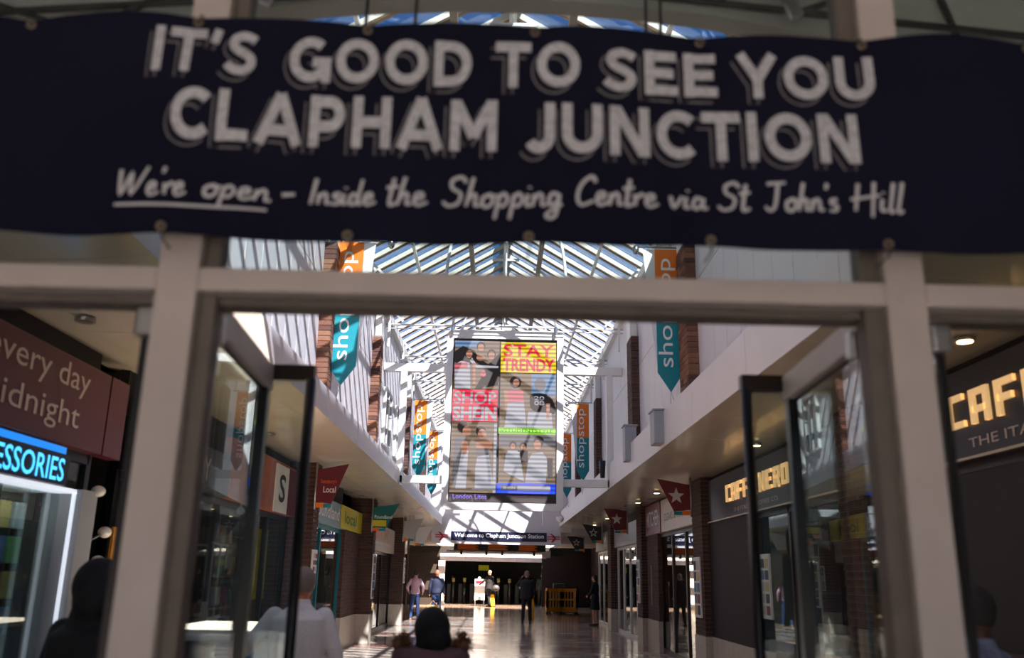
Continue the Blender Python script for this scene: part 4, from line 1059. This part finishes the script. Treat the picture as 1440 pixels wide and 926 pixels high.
text('THE ITALIAN COFFEE CO.', (SHR, 6.85, 2.63), (0,-1,0), up, 2.7, .075, GREYT, t, out=.004)
text('THE ITALIAN COFFEE CO.', (SHR, 14.0, 2.63), (0,-1,0), up, 2.3, .06, GREYT, t, out=.004)
box(SHR-.02, SHR, 3.6, 15.7, 2.545, 2.565).build('sign_edge', mat('cream_trim', (190, 176, 150), .4), t)
box(SHR+.02, SHR+.12, 13.0, 15.8, .66, 2.55).build('brick_panel', mat('dark_maroon_brick', (34, 21, 19), .7, noise=.25, scale=10), t); box(SHR, SHR+.12, 12.6, 15.8, 0, .66).build('stone_plinth', STONE, t)
for i in range(4):
    c_ = thing('cake_dome', 'amber bottle on the cafe counter, '+ORD[i]+' from the camera', 'bottle', (4.3, 7.0+i*.3, 1.1), 'bottles on the cafe counter')
    MB().tube([(4.3, 7+i*.3, 1.1), (4.3, 7+i*.3, 1.28), (4.3, 7+i*.3, 1.36)], [.04, .04, .015], 10).build('glass_body', mat('amber', (190, 120, 40), .2), c_, smooth=True)
    c_.name = 'bottle'
tag(box(4.1, 4.6, 6.5, 10.5, 0, 1.1).build('counter', mat('walnut', (86, 54, 34), .5, noise=.2, scale=4), bevel=.01), 'long wooden cafe counter inside the right shop', 'counter')
# right second: burgundy and beige sign
t, bx = shop('shop_front', 'shop front with burgundy and cream sign beyond the star flag pillar', 1, 16.8, 22.4, 2.6, 3.3, mat('cream_sign', (206, 190, 168), .4), mat('steel_brown_frame', (66, 54, 46), .4), doors=3, wallmat=mat('orange_brown_interior', (120, 62, 28), .6))
box(SHR-.02, SHR, 20.3, 22.3, 2.6, 3.3).build('burgundy_panel', BURG, t)
text('·MITCHER·', (SHR-.02, 22.15, 2.78), (0,-1,0), up, 1.7, .36, WTEXT, t, out=.004, bold=.01)
text('CIGARS & VAPES', (SHR, 19.9, 2.82), (0,-1,0), up, 2.2, .16, mat('brown_lettering', (90, 76, 66), .5), t, out=.004)
box(SHR+.02, SHR+.1, 20.9, 22.4, 0.66, 2.6).build('brick_panel', BRICK, t)
box(SHR, SHR+.1, 20.9, 22.4, 0, .66).build('stone_plinth', STONE, t)
MB().tube([(SHR-.05, 21.4, 1.0), (SHR-.05, 21.4, 1.9)], .02, 8).build('pull_handle', STEEL, t)
for i in range(3):
    c_ = thing('pendant_lamp', ORD[i]+' warm globe lamp inside the shop beyond the star flag', 'lamp', (4.9, 18.2+i*.6, 2.0), 'row of warm globe lamps')
    MB().ell((4.9, 18.2+i*.6, 1.95), .06, .06, .06, 12, 8).build('globe', mat('warm_globe', (255, 210, 120), .4, emit=(255, 190, 90), es=2.5), c_, smooth=True)
    MB().tube([(4.9, 18.2+i*.6, 2.0), (4.9, 18.2+i*.6, 3.28)], .008, 6).build('cord', BLACK, c_)
for i in range(3):
    c_ = thing('pendant_lamp', ORD[i]+' warm globe lamp over the cafe counter, counted from the doors', 'lamp', (4.9, 9.6+i*.8, 1.95), 'warm globe lamps over the cafe counter')
    MB().ell((4.9, 9.6+i*.8, 1.95), .035, .035, .035, 12, 8).build('globe', MATS['warm_globe'], c_, smooth=True)
    MB().tube([(4.9, 9.6+i*.8, 2.0), (4.9, 9.6+i*.8, 3.28)], .008, 6).build('cord', BLACK, c_)
# right third, fourth
t, bx = shop('shop_front', 'shop front with grey sign and white door frames below the second star flag', 1, 23.4, 28.5, 2.5, 3.1, mat('grey_sign', (150, 150, 150), .35), WHITE, doors=3, wallmat=mat('blue_interior', (50, 60, 78), .6))
t, bx = shop('shop_front', 'far right shop front with dark fascia and pale frames', 1, 29.5, 33.8, 2.5, 3.1, mat('dark_grey_sign', (70, 66, 66), .35), WHITE, doors=2)
text('M', (SHR, 31.2, 2.6), (0,-1,0), up, .6, .35, WTEXT, t, out=.004)

# ------------------------------------------------------------------ projecting flags
def star(cx, cz, r):
    return [(cx+(r if i % 2 == 0 else r*.42)*math.sin(i*PI/5), cz+(r if i % 2 == 0 else r*.42)*math.cos(i*PI/5)) for i in range(10)]
def flag(side, xp, y, wd, m, label, starm=None, outline=False, texts=(), zt=3.22, zb=2.7):
    s = -side   # flag points towards the mall centre
    t = thing('projecting_sign', label, 'sign', (xp, y, zb), 'flag shaped signs on the pillars')
    poly = [(xp, zb), (xp+s*wd*.5, zb-.03), (xp+s*wd, zt+.1), (xp, zt)]
    if s < 0: poly = poly[::-1]
    MB().prism(poly, (0, y, 0), (1,0,0), (0,0,1), (0,.03,0)).build('panel', m, t)
    a, c = sorted((xp, xp+s*wd*.25)); box(a, c, y, y+.03, zb-.09, zb-.015).build('orange_tab', ORANGE, t)
    a, c = sorted((xp+s*wd*.25, xp+s*wd*.5)); box(a, c, y, y+.03, zb-.09, zb-.03).build('teal_tab', TEAL, t)
    MB().tube([(xp-s*.02, y+.015, zb-.12), (xp-s*.02, y+.015, 3.36)], .02, 8).build('bracket_pole', STEEL, t, smooth=True)
    xc = xp+s*wd*.42; zc = (zb+zt)/2+.02
    if starm:
        b = MB(); P = star(xc, zc, .15); P2 = star(xc, zc, .09)
        if outline:
            b.v = [(x, y-.003, z) for x, z in P]+[(x, y-.003, z) for x, z in P2]; b.f = [(i, 10+i, 10+(i+1) % 10, (i+1) % 10) for i in range(10)]
        else: b.add([(x, y-.003, z) for x, z in P]+[(xc, y-.003, zc)], [(i, (i+1) % 10, 10)[::-1] for i in range(10)])
        b.build('star_emblem', starm, t)
    for (st_, fx, fz, ww, hh, mm) in texts:
        xo = xp+s*wd*fx if s > 0 else xp-wd*fx-ww
        text(st_, (xo, y-.003, zb+fz), (1,0,0), up, ww, hh, mm, t, bold=.01, out=0)
GREYS = mat('pale_grey_vinyl', (180, 176, 172), .5); BLKV = mat('black_vinyl', (26, 25, 28), .5); STARM = mat('star_print', (206, 196, 190), .5)
flag(-1, -2.96, 14.6, .5, BURG, 'burgundy flag sign with small white wording on the left', texts=(("Sainsbury's", .12, .28, .26, .09, mat('orange_lettering', (214, 90, 40), .5)), ('Local', .22, .15, .2, .1, WTEXT)))
flag(-1, -2.98, 21.6, .62, mat('teal_flag', (10, 104, 100), .45), 'teal and yellow flag sign on the left before the gold lettered shop', texts=(('Poundland', .06, .2, .42, .08, WTEXT),), zt=3.12, zb=2.66)
box(-2.98, -2.66, 21.585, 21.6, 2.68, 2.82).build('yellow_strip', MATS['yellow_sign'], bpy.data.objects['projecting_sign.001'])
flag(-1, -2.98, 28.9, .62, GREYS, 'pale grey flag sign on the far left', texts=(('A', .3, .15, .14, .2, GREYT),))
flag(-1, -2.98, 33.2, .62, mat('white_flag', (214, 212, 208), .5), 'white flag sign farthest on the left')
flag(1, 3.42, 15.85, .58, BURG, 'large burgundy flag sign with white star on the right', STARM, zt=3.22, zb=2.78)
flag(1, 3.4, 23.6, .62, BURG, 'smaller burgundy flag sign with white star further back on the right', STARM, zt=3.3, zb=2.82)
flag(1, 3.35, 28.9, .62, BLKV, 'black flag sign with outlined star on the right', STARM, True, zt=3.15, zb=2.75)
flag(1, 3.35, 34.9, .66, BLKV, 'smallest black flag sign with outlined star near the station sign', STARM, True, zt=3.05, zb=2.65)

# downlights
DLW = mat('downlight_lens', (255, 225, 170), .4, emit=(255, 215, 150), es=5)
DLO = mat('downlight_off', (90, 84, 76), .4)
for i, (x, y, on) in enumerate(((3.38, 6.15, 1), (-3.0, 6.15, 0), (3.38, 11.5, 1), (-3.0, 11.5, 0), (3.3, 18.5, 1), (3.3, 21.0, 1), (-2.9, 24.5, 0), (3.3, 27.0, 1), (3.3, 30.5, 1), (-2.9, 30.5, 0))):
    side_ = 'right' if x > 0 else 'left'
    t = thing('downlight', ('lit' if on else 'unlit')+' round downlight in the '+side_+' soffit, '+('over the near shop', 'over the near shop', 'behind the door', 'behind the door', 'before the second star flag', 'behind the second pillar', 'over the gold lettered shop', 'past the second star flag', 'near the black star flag', 'near the white flag')[i], 'lamp', (x, y, SZ), 'downlights in the soffits')
    z = 3.33
    MB().tube([(x, y, z), (x, y, z-.025)], .075, 16).build('trim_ring', STEEL, t); MB().tube([(x, y, z-.02), (x, y, z-.03)], .055, 16).build('lens', DLW if on else DLO, t)

# blue fronted counter at the left
t = thing('sales_counter', 'blue fronted sales counter with white top beside the man in the fleece', 'counter', (-2.16, 7.6, 0))
box(-2.6, -1.72, 6.72, 8.5, 0, 1.11).build('body', mat('blue_front', (66, 120, 170), .45), t, bevel=.01)
box(-2.65, -1.68, 6.68, 8.55, 1.11, 1.15).build('top', mat('white_top', (214, 214, 210), .35), t, bevel=.008)
box(-2.58, -2.0, 6.7, 6.72, .05, 1.1).build('dark_panel', mat('navy_front', (38, 48, 66), .4), t)

# ------------------------------------------------------------------ people
def evalmesh(mb, voxel, smooth=4):
    me = bpy.data.meshes.new('tmp'); me.from_pydata(mb.v, [], mb.f); o = bpy.data.objects.new('tmp', me); col.objects.link(o)
    r = o.modifiers.new('r', 'REMESH'); r.mode = 'VOXEL'; r.voxel_size = voxel
    s_ = o.modifiers.new('s', 'SMOOTH'); s_.iterations = smooth; s_.factor = .5
    dg = bpy.context.evaluated_depsgraph_get(); dg.update()
    out = bpy.data.meshes.new_from_object(o.evaluated_get(dg))
    bpy.data.objects.remove(o); bpy.data.meshes.remove(me); out.shade_smooth(); return out
def mobj(name, me, m, parent):
    me.materials.clear(); me.materials.append(m); me.name = name
    o = bpy.data.objects.new(name, me); col.objects.link(o); o.parent = parent; return o

def person(label, loc, rot, H=1.75, top=None, trousers=None, skinm=None, hairm=None, shoem=None, arms=None, stance=.1, voxel=.013, headturn=0, female=False, hair_len=0, topbulk=1.0, hem=.9, skirt=None, hood=None, stride=.0, lean=0):
    """stands facing +y before rotation; arms = ((elbow),(wrist)) for left(-x), right(+x)"""
    t = thing('person', label, 'person', loc); t.rotation_euler = (0, 0, rot)
    k = H/1.75; S = lambda p: (p[0]*k, p[1]*k, p[2]*k)
    sh = .175 if female else .2
    def place(x, p): return p
    B = MB()
    # torso
    B.loft([(0, 0, .88*k, .15*k, .10*k), (0, 0, .97*k, .165*k, .115*k), (0, .005, 1.08*k, .135*k, .10*k), (0, .01, 1.25*k, .155*k, .115*k), (0, 0, 1.38*k, .16*k, .105*k), (0, -.01, 1.455*k, .10*k, .07*k)])
    B.cap(S((0, -.01, 1.42)), S((0, .01, 1.55)), .066*k, .06*k)
    c = math.cos(headturn); s = math.sin(headturn)
    Rt = Matrix(((c, -s, 0), (s, c, 0), (0, 0, 1)))
    hc = Vector((0, .02, 1.635))*k
    def hp(x, y, z): return hc + Rt @ (Vector((x, y, z))*k)
    B.ell(hc, .087*k, .104*k, .122*k, 20, 14, Rt); B.ell(hp(0, .022, -.055), .055*k, .062*k, .062*k, 14, 10, Rt)
    B.cap(hp(0, .1, .01), hp(0, .116, -.03), .01*k, .015*k); B.ell(hp(0, .09, -.06), .024*k, .014*k, .009*k, 10, 6, Rt)
    for q in (-1, 1): B.ell(hp(q*.086, -.005, -.005), .012*k, .022*k, .034*k, 10, 8, Rt)
    legs = []
    for q in (-1, 1):
        ysh = stride*q
        hip = S((q*.085, 0, .92)); kn = S((q*(.085+stance*.2), ysh*.5+.02, .49)); an = S((q*(.08+stance*.4), ysh, .09))
        legs.append((hip, kn, an))
        B.cap(hip, kn, .085*k, .055*k); B.cap(kn, an, .055*k, .036*k)
        B.cap((an[0], an[1]-.02*k, .04*k), (an[0]+q*.01, an[1]+.15*k, .03*k), .038*k, .028*k)
    arms = arms or (((-.26, -.02, 1.14), (-.27, .06, .90)), ((.26, -.02, 1.14), (.27, .06, .90)))
    A = []
    for q, (el, wr) in zip((-1, 1), arms):
        shd = Vector(S((q*sh*.93, -.005, 1.395))); el = Vector(S(el)); wr = Vector(S(wr)); A.append((shd, el, wr))
        B.cap(shd, el, .052*k, .04*k); B.cap(el, wr, .04*k, .026*k)
        d = (wr-el).normalized(); sd = d.cross(Vector((q, 0, 0)));
        if sd.length < .2: sd = d.cross(Vector((0, 0, 1)))
        sd.normalize(); palm = wr + d*.07*k
        B.cap(wr, palm, .024*k, .032*k); B.cap(wr+d*.03*k+sd*.01*k, palm+sd*.02*k, .02*k, .02*k); B.cap(wr+d*.03*k-sd*.01*k, palm-sd*.02*k, .02*k, .02*k)
        nrm = d.cross(sd).normalized()
        for i_, ln in enumerate((.062, .075, .07, .055)):
            off = sd*(-.03+.02*i_)*k; a = palm + off + d*.012*k; m_ = a + d*ln*.55*k + nrm*.008*k; e = m_ + d*ln*.4*k + nrm*.022*k
            B.cap(a, m_, .0095*k, .009*k); B.cap(m_, e, .009*k, .0075*k)
        th = wr + d*.03*k - sd*.028*k; B.cap(th, th - sd*.03*k + d*.035*k, .012*k, .010*k); B.cap(th - sd*.03*k + d*.035*k, th - sd*.034*k + d*.062*k + nrm*.006*k, .010*k, .008*k)
    mobj('body', evalmesh(B, voxel, 3), skinm, t)
    # eyes
    for q in (-1, 1):
        e = MB().ell(hp(q*.032, .091, .012), .011*k, .008*k, .007*k, 8, 6, Rt).build('eye', mat('eye_white', (200, 196, 190), .2), t, smooth=True); e.location = (0, 0, 0)
    # top garment
    g = 1.0*topbulk; G_ = MB(); e_ = .018*g
    G_.loft([(0, 0, hem*k, (.172*g)*k, (.135*g)*k), (0, 0, (hem+.05)*k, (.185*g)*k, (.145*g)*k), (0, .0, 1.10*k, (.17 if not female else .15)*g*k, .13*g*k), (0, .005, 1.26*k, (.185 if not female else .17)*g*k, .145*g*k), (0, -.005, 1.38*k, (.185 if not female else .165)*g*k, .125*g*k), (0, -.01, 1.45*k, .115*k, .09*k), (0, -.005, 1.485*k, .082*k, .08*k)])
    for shd, el, wr in A:
        G_.cap(shd, el, (.062+e_*.5)*k, (.05+e_*.4)*k); G_.cap(el, wr - (wr-el).normalized()*.01, (.05+e_*.4)*k, (.036+e_*.3)*k)
        for i_ in range(3):  # sleeve folds
            f = .75+.12*i_; pp = shd.lerp(el, f) if i_ < 2 else el.lerp(wr, .2); G_.ell(pp, (.058+e_*.4)*k, (.058+e_*.4)*k, .012*k, 12, 6)
    if hood is None: G_.tube([S((0, 0, 1.44)), S((0, .0, 1.525))], [.085*k, .074*k], 16)
    o = mobj('jacket' if topbulk > 1.05 else 'shirt', evalmesh(G_, voxel, 3), top, t)
    if skirt:
        K = MB().loft([(0, 0, .55*k, .2*k, .17*k), (0, 0, .75*k, .19*k, .15*k), (0, 0, .95*k, .165*k, .125*k), (0, 0, 1.05*k, .14*k, .11*k)]); mobj('skirt', evalmesh(K, voxel), skirt, t)
    else:
        T = MB().loft([(0, 0, .84*k, .16*k, .12*k), (0, 0, .93*k, .178*k, .132*k), (0, 0, 1.03*k, .155*k, .118*k)])
        for hip, kn, an in legs:
            T.cap(hip, kn, .098*k, .07*k); T.cap(kn, (an[0], an[1], an[2]+.01*k), .07*k, .058*k)
        mobj('trousers', evalmesh(T, voxel), trousers, t)
    for (hip, kn, an), q in zip(legs, (-1, 1)):
        Sx = MB().cap((an[0], an[1]-.03*k, .042*k), (an[0]+q*.012, an[1]+.16*k, .034*k), .047*k, .036*k)
        Sx.box(an[0]-.04*k, an[0]+.042*k, an[1]-.07*k, an[1]+.18*k, .0, .02)
        mobj('shoe', evalmesh(Sx, .01, 2), shoem or BLACK, t)
    if hood:
        Hd = MB(); Hd.ell(hp(0, -.02, .0), .128*k, .135*k, .15*k, 20, 14, Rt); Hd.ell(hp(.03, -.06, -.08), .115*k, .11*k, .12*k, 16, 10, Rt); Hd.cap(hp(0, -.02, -.1), hp(0, 0, -.24), .115*k, .16*k)
        mobj('headscarf', evalmesh(Hd, voxel), hood, t)
    elif hairm:
        Hh = MB(); Hh.ell(hp(0, -.02, .022), .094*k, .101*k, .115*k, 18, 12, Rt)
        if hair_len: Hh.ell(hp(0, -.06, -.03), .075*k, .05*k, .09*k, 14, 9, Rt); Hh.cap(hp(0, -.07, -.02), hp(0, -.08, -.02-hair_len), .05*k, .035*k)
        mobj('hair', evalmesh(Hh, voxel), hairm, t)
    return t
SK = mat('skin_light', (206, 150, 124), .5, noise=.06, scale=25); SK2 = mat('skin_ruddy', (196, 118, 88), .5, noise=.06, scale=25)
FLEECE = mat('pale_grey_fleece', (226, 220, 217), .9, noise=.05, scale=60, bump=.25); NAVYT = mat('navy_trouser_cloth', (36, 38, 62), .8, noise=.1, scale=40)
JEANS = mat('blue_denim', (48, 66, 104), .8, noise=.15, scale=40); PINKS = mat('pink_cotton', (214, 170, 182), .8, noise=.05, scale=30)
BLKC = mat('black_cloth', (18, 18, 22), .8, noise=.1, scale=30); NAVJ = mat('navy_jacket_cloth', (44, 46, 66), .7, noise=.1, scale=30)
GRH = mat('grey_stubble_hair', (132, 116, 106), .8, noise=.15, scale=80); DKH = mat('dark_hair', (34, 26, 24), .6, noise=.1, scale=60); BLH = mat('ash_blond_hair', (130, 122, 108), .7, noise=.1, scale=60)
man = person('man in pale grey fleece seen from behind at the left door, arm on the counter', (-1.39, 6.6, 0), math.radians(8), 1.62, FLEECE, NAVYT, SK2, GRH, BLACK,
       arms=(((-.38, .02, 1.16), (-.46, .26, 1.22)), ((.29, -.03, 1.14), (.33, .04, .88))), voxel=.008, headturn=math.radians(30), topbulk=1.22, hem=.97)
FUR = mat('brown_fur', (120, 82, 58), .95, noise=.35, scale=40, bump=.8)
wom = person('woman in a black headscarf and fur-trimmed coat walking into the mall, front centre', (-.35, 5.2, 0), 0, 1.4, mat('plum_coat', (98, 66, 72), .75, noise=.1, scale=20), BLKC, SK, None, BLACK, voxel=.01, female=True, topbulk=1.2, hood=mat('black_headscarf', (10, 10, 13), .85, noise=.1, scale=20, bump=.1))
b = MB(); b.ell((0, -.06, 1.12), .21, .12, .09, 18, 10); b.ell((-.12, -.05, 1.16), .1, .09, .06); b.ell((.12, -.05, 1.16), .1, .09, .06); o = mobj('coat_hood', evalmesh(b, .01), MATS['plum_coat'], wom)
# fur trim: tufts on each side of the hood
for q in (-1, 1):
    b = MB()
    for i in range(420):
        a = random.uniform(0, PI); rr_ = .055*random.uniform(.6, 1)
        f = random.random()
        c0 = Vector((q*(.135+.06*f), -.06+.08*f*random.uniform(.5, 1), 1.2+.05*math.sin(f*PI)))
        dv = Vector((random.gauss(0, 1), random.gauss(0, 1), random.gauss(0, 1))).normalized()
        p = c0+dv*rr_*.6; e = c0+dv*rr_*1.25+Vector((0, 0, random.uniform(-.01, .01))); sdv = dv.cross(Vector((0.3, .5, .8))).normalized()*.006
        b.add([p-sdv, p+sdv, e], [(0, 1, 2)])
    b.ell((q*.165, -.03, 1.22), .05, .045, .04, 12, 8)
    o = b.build('fur_trim', FUR, wom); o.location = (0, 0, 0)
person('woman in pink shirt and jeans walking away by the far left pillar', (-2.92, 33.4, 0), 0, 1.72, PINKS, JEANS, SK, DKH, mat('tan_shoe', (150, 110, 80), .6), stride=.16, female=True, arms=(((-.3, -.02, 1.16), (-.26, .1, 1.0)), ((.3, -.02, 1.16), (.27, .1, .98))), voxel=.016)
p4 = person('bald man in navy jacket carrying a tan bag near the station sign', (-2.18, 34.0, 0), 0, 1.76, NAVJ, JEANS, SK2, None, BLACK, stride=.12, topbulk=1.15, headturn=math.radians(20), voxel=.016)
bg_ = thing('carrier_bag', 'tan paper carrier bag held low by the bald man', 'bag', (-2.3, 33.75, .35))
box(-2.5, -2.05, 33.65, 33.8, .28, .52).build('bag_body', mat('tan_paper', (206, 160, 100), .7), bg_, bevel=.02); MB().tube([(-2.4, 33.72, .52), (-2.28, 33.72, .68), (-2.15, 33.72, .52)], .01, 6).build('handle', MATS['tan_paper'], bg_)
person('woman in black coat beside the white notice board, hair tied up', (-.33, 48.6, 0), math.radians(40), 1.85, BLKC, BLKC, SK, BLH, BLACK, female=True, topbulk=1.25, hem=.75, stride=.2, arms=(((-.34, .12, 1.2), (-.4, .3, 1.05)), ((.25, .08, 1.16), (.16, .26, 1.05))), voxel=.018)
hb = thing('shoulder_bag', 'dark grey shoulder bag worn by the woman in black', 'bag', (.02, 48.5, .9)); MB().ell((.0, 48.5, .95), .2, .1, .17).build('bag_body', mat('grey_leather', (60, 58, 60), .5), hb, smooth=True); MB().tube([(-.05, 48.5, 1.05), (-.2, 48.55, 1.5)], .012, 6).build('strap', BLACK, hb)
person('man in black coat with hand raised to his face, standing in mid floor', (1.1, 32.6, 0), math.radians(-12), 1.77, BLKC, BLKC, SK2, GRH, BLACK, stride=.08, topbulk=1.28, hem=.8, arms=(((-.34, .08, 1.28), (-.22, .16, 1.5)), ((.27, .0, 1.14), (.24, .12, .95))), voxel=.016)
person('woman in black dress leaning against the far right pillar, bare legs', (3.42, 31.6, 0), math.radians(60), 1.66, BLKC, BLKC, SK, DKH, BLACK, female=True, skirt=BLKC, hair_len=.2, arms=(((-.24, .06, 1.14), (-.18, .2, 1.05)), ((.25, .02, 1.14), (.2, .16, 1.02))), voxel=.016)
person('dark clothed figure by the teal ticket machine screen', (2.55, 50.5, 0), 0, 1.78, mat('dark_green_coat', (24, 44, 36), .8), BLKC, SK2, DKH, BLACK, topbulk=1.2, voxel=.02)
person('person in blue and white patterned top beyond the right side door', (2.12, 4.05, 0), math.radians(40), 1.58, mat('patterned_cloth', (120, 130, 160), .8, noise=.6, scale=14), BLKC, mat('skin_dark', (96, 66, 52), .5), mat('grey_black_hair', (50, 46, 46), .8, noise=.3, scale=60), BLACK, topbulk=1.1, voxel=.012, arms=(((-.32, .1, 1.16), (-.2, .3, 1.1)), ((.32, .1, 1.16), (.2, .3, 1.1))))
person('figure in black coat beyond the left door post', (-1.98, 4.6, 0), math.radians(-20), 1.62, BLKC, BLKC, mat('skin_dark', (96, 66, 52), .5), None, BLACK, hood=BLKC, topbulk=1.3, voxel=.014)
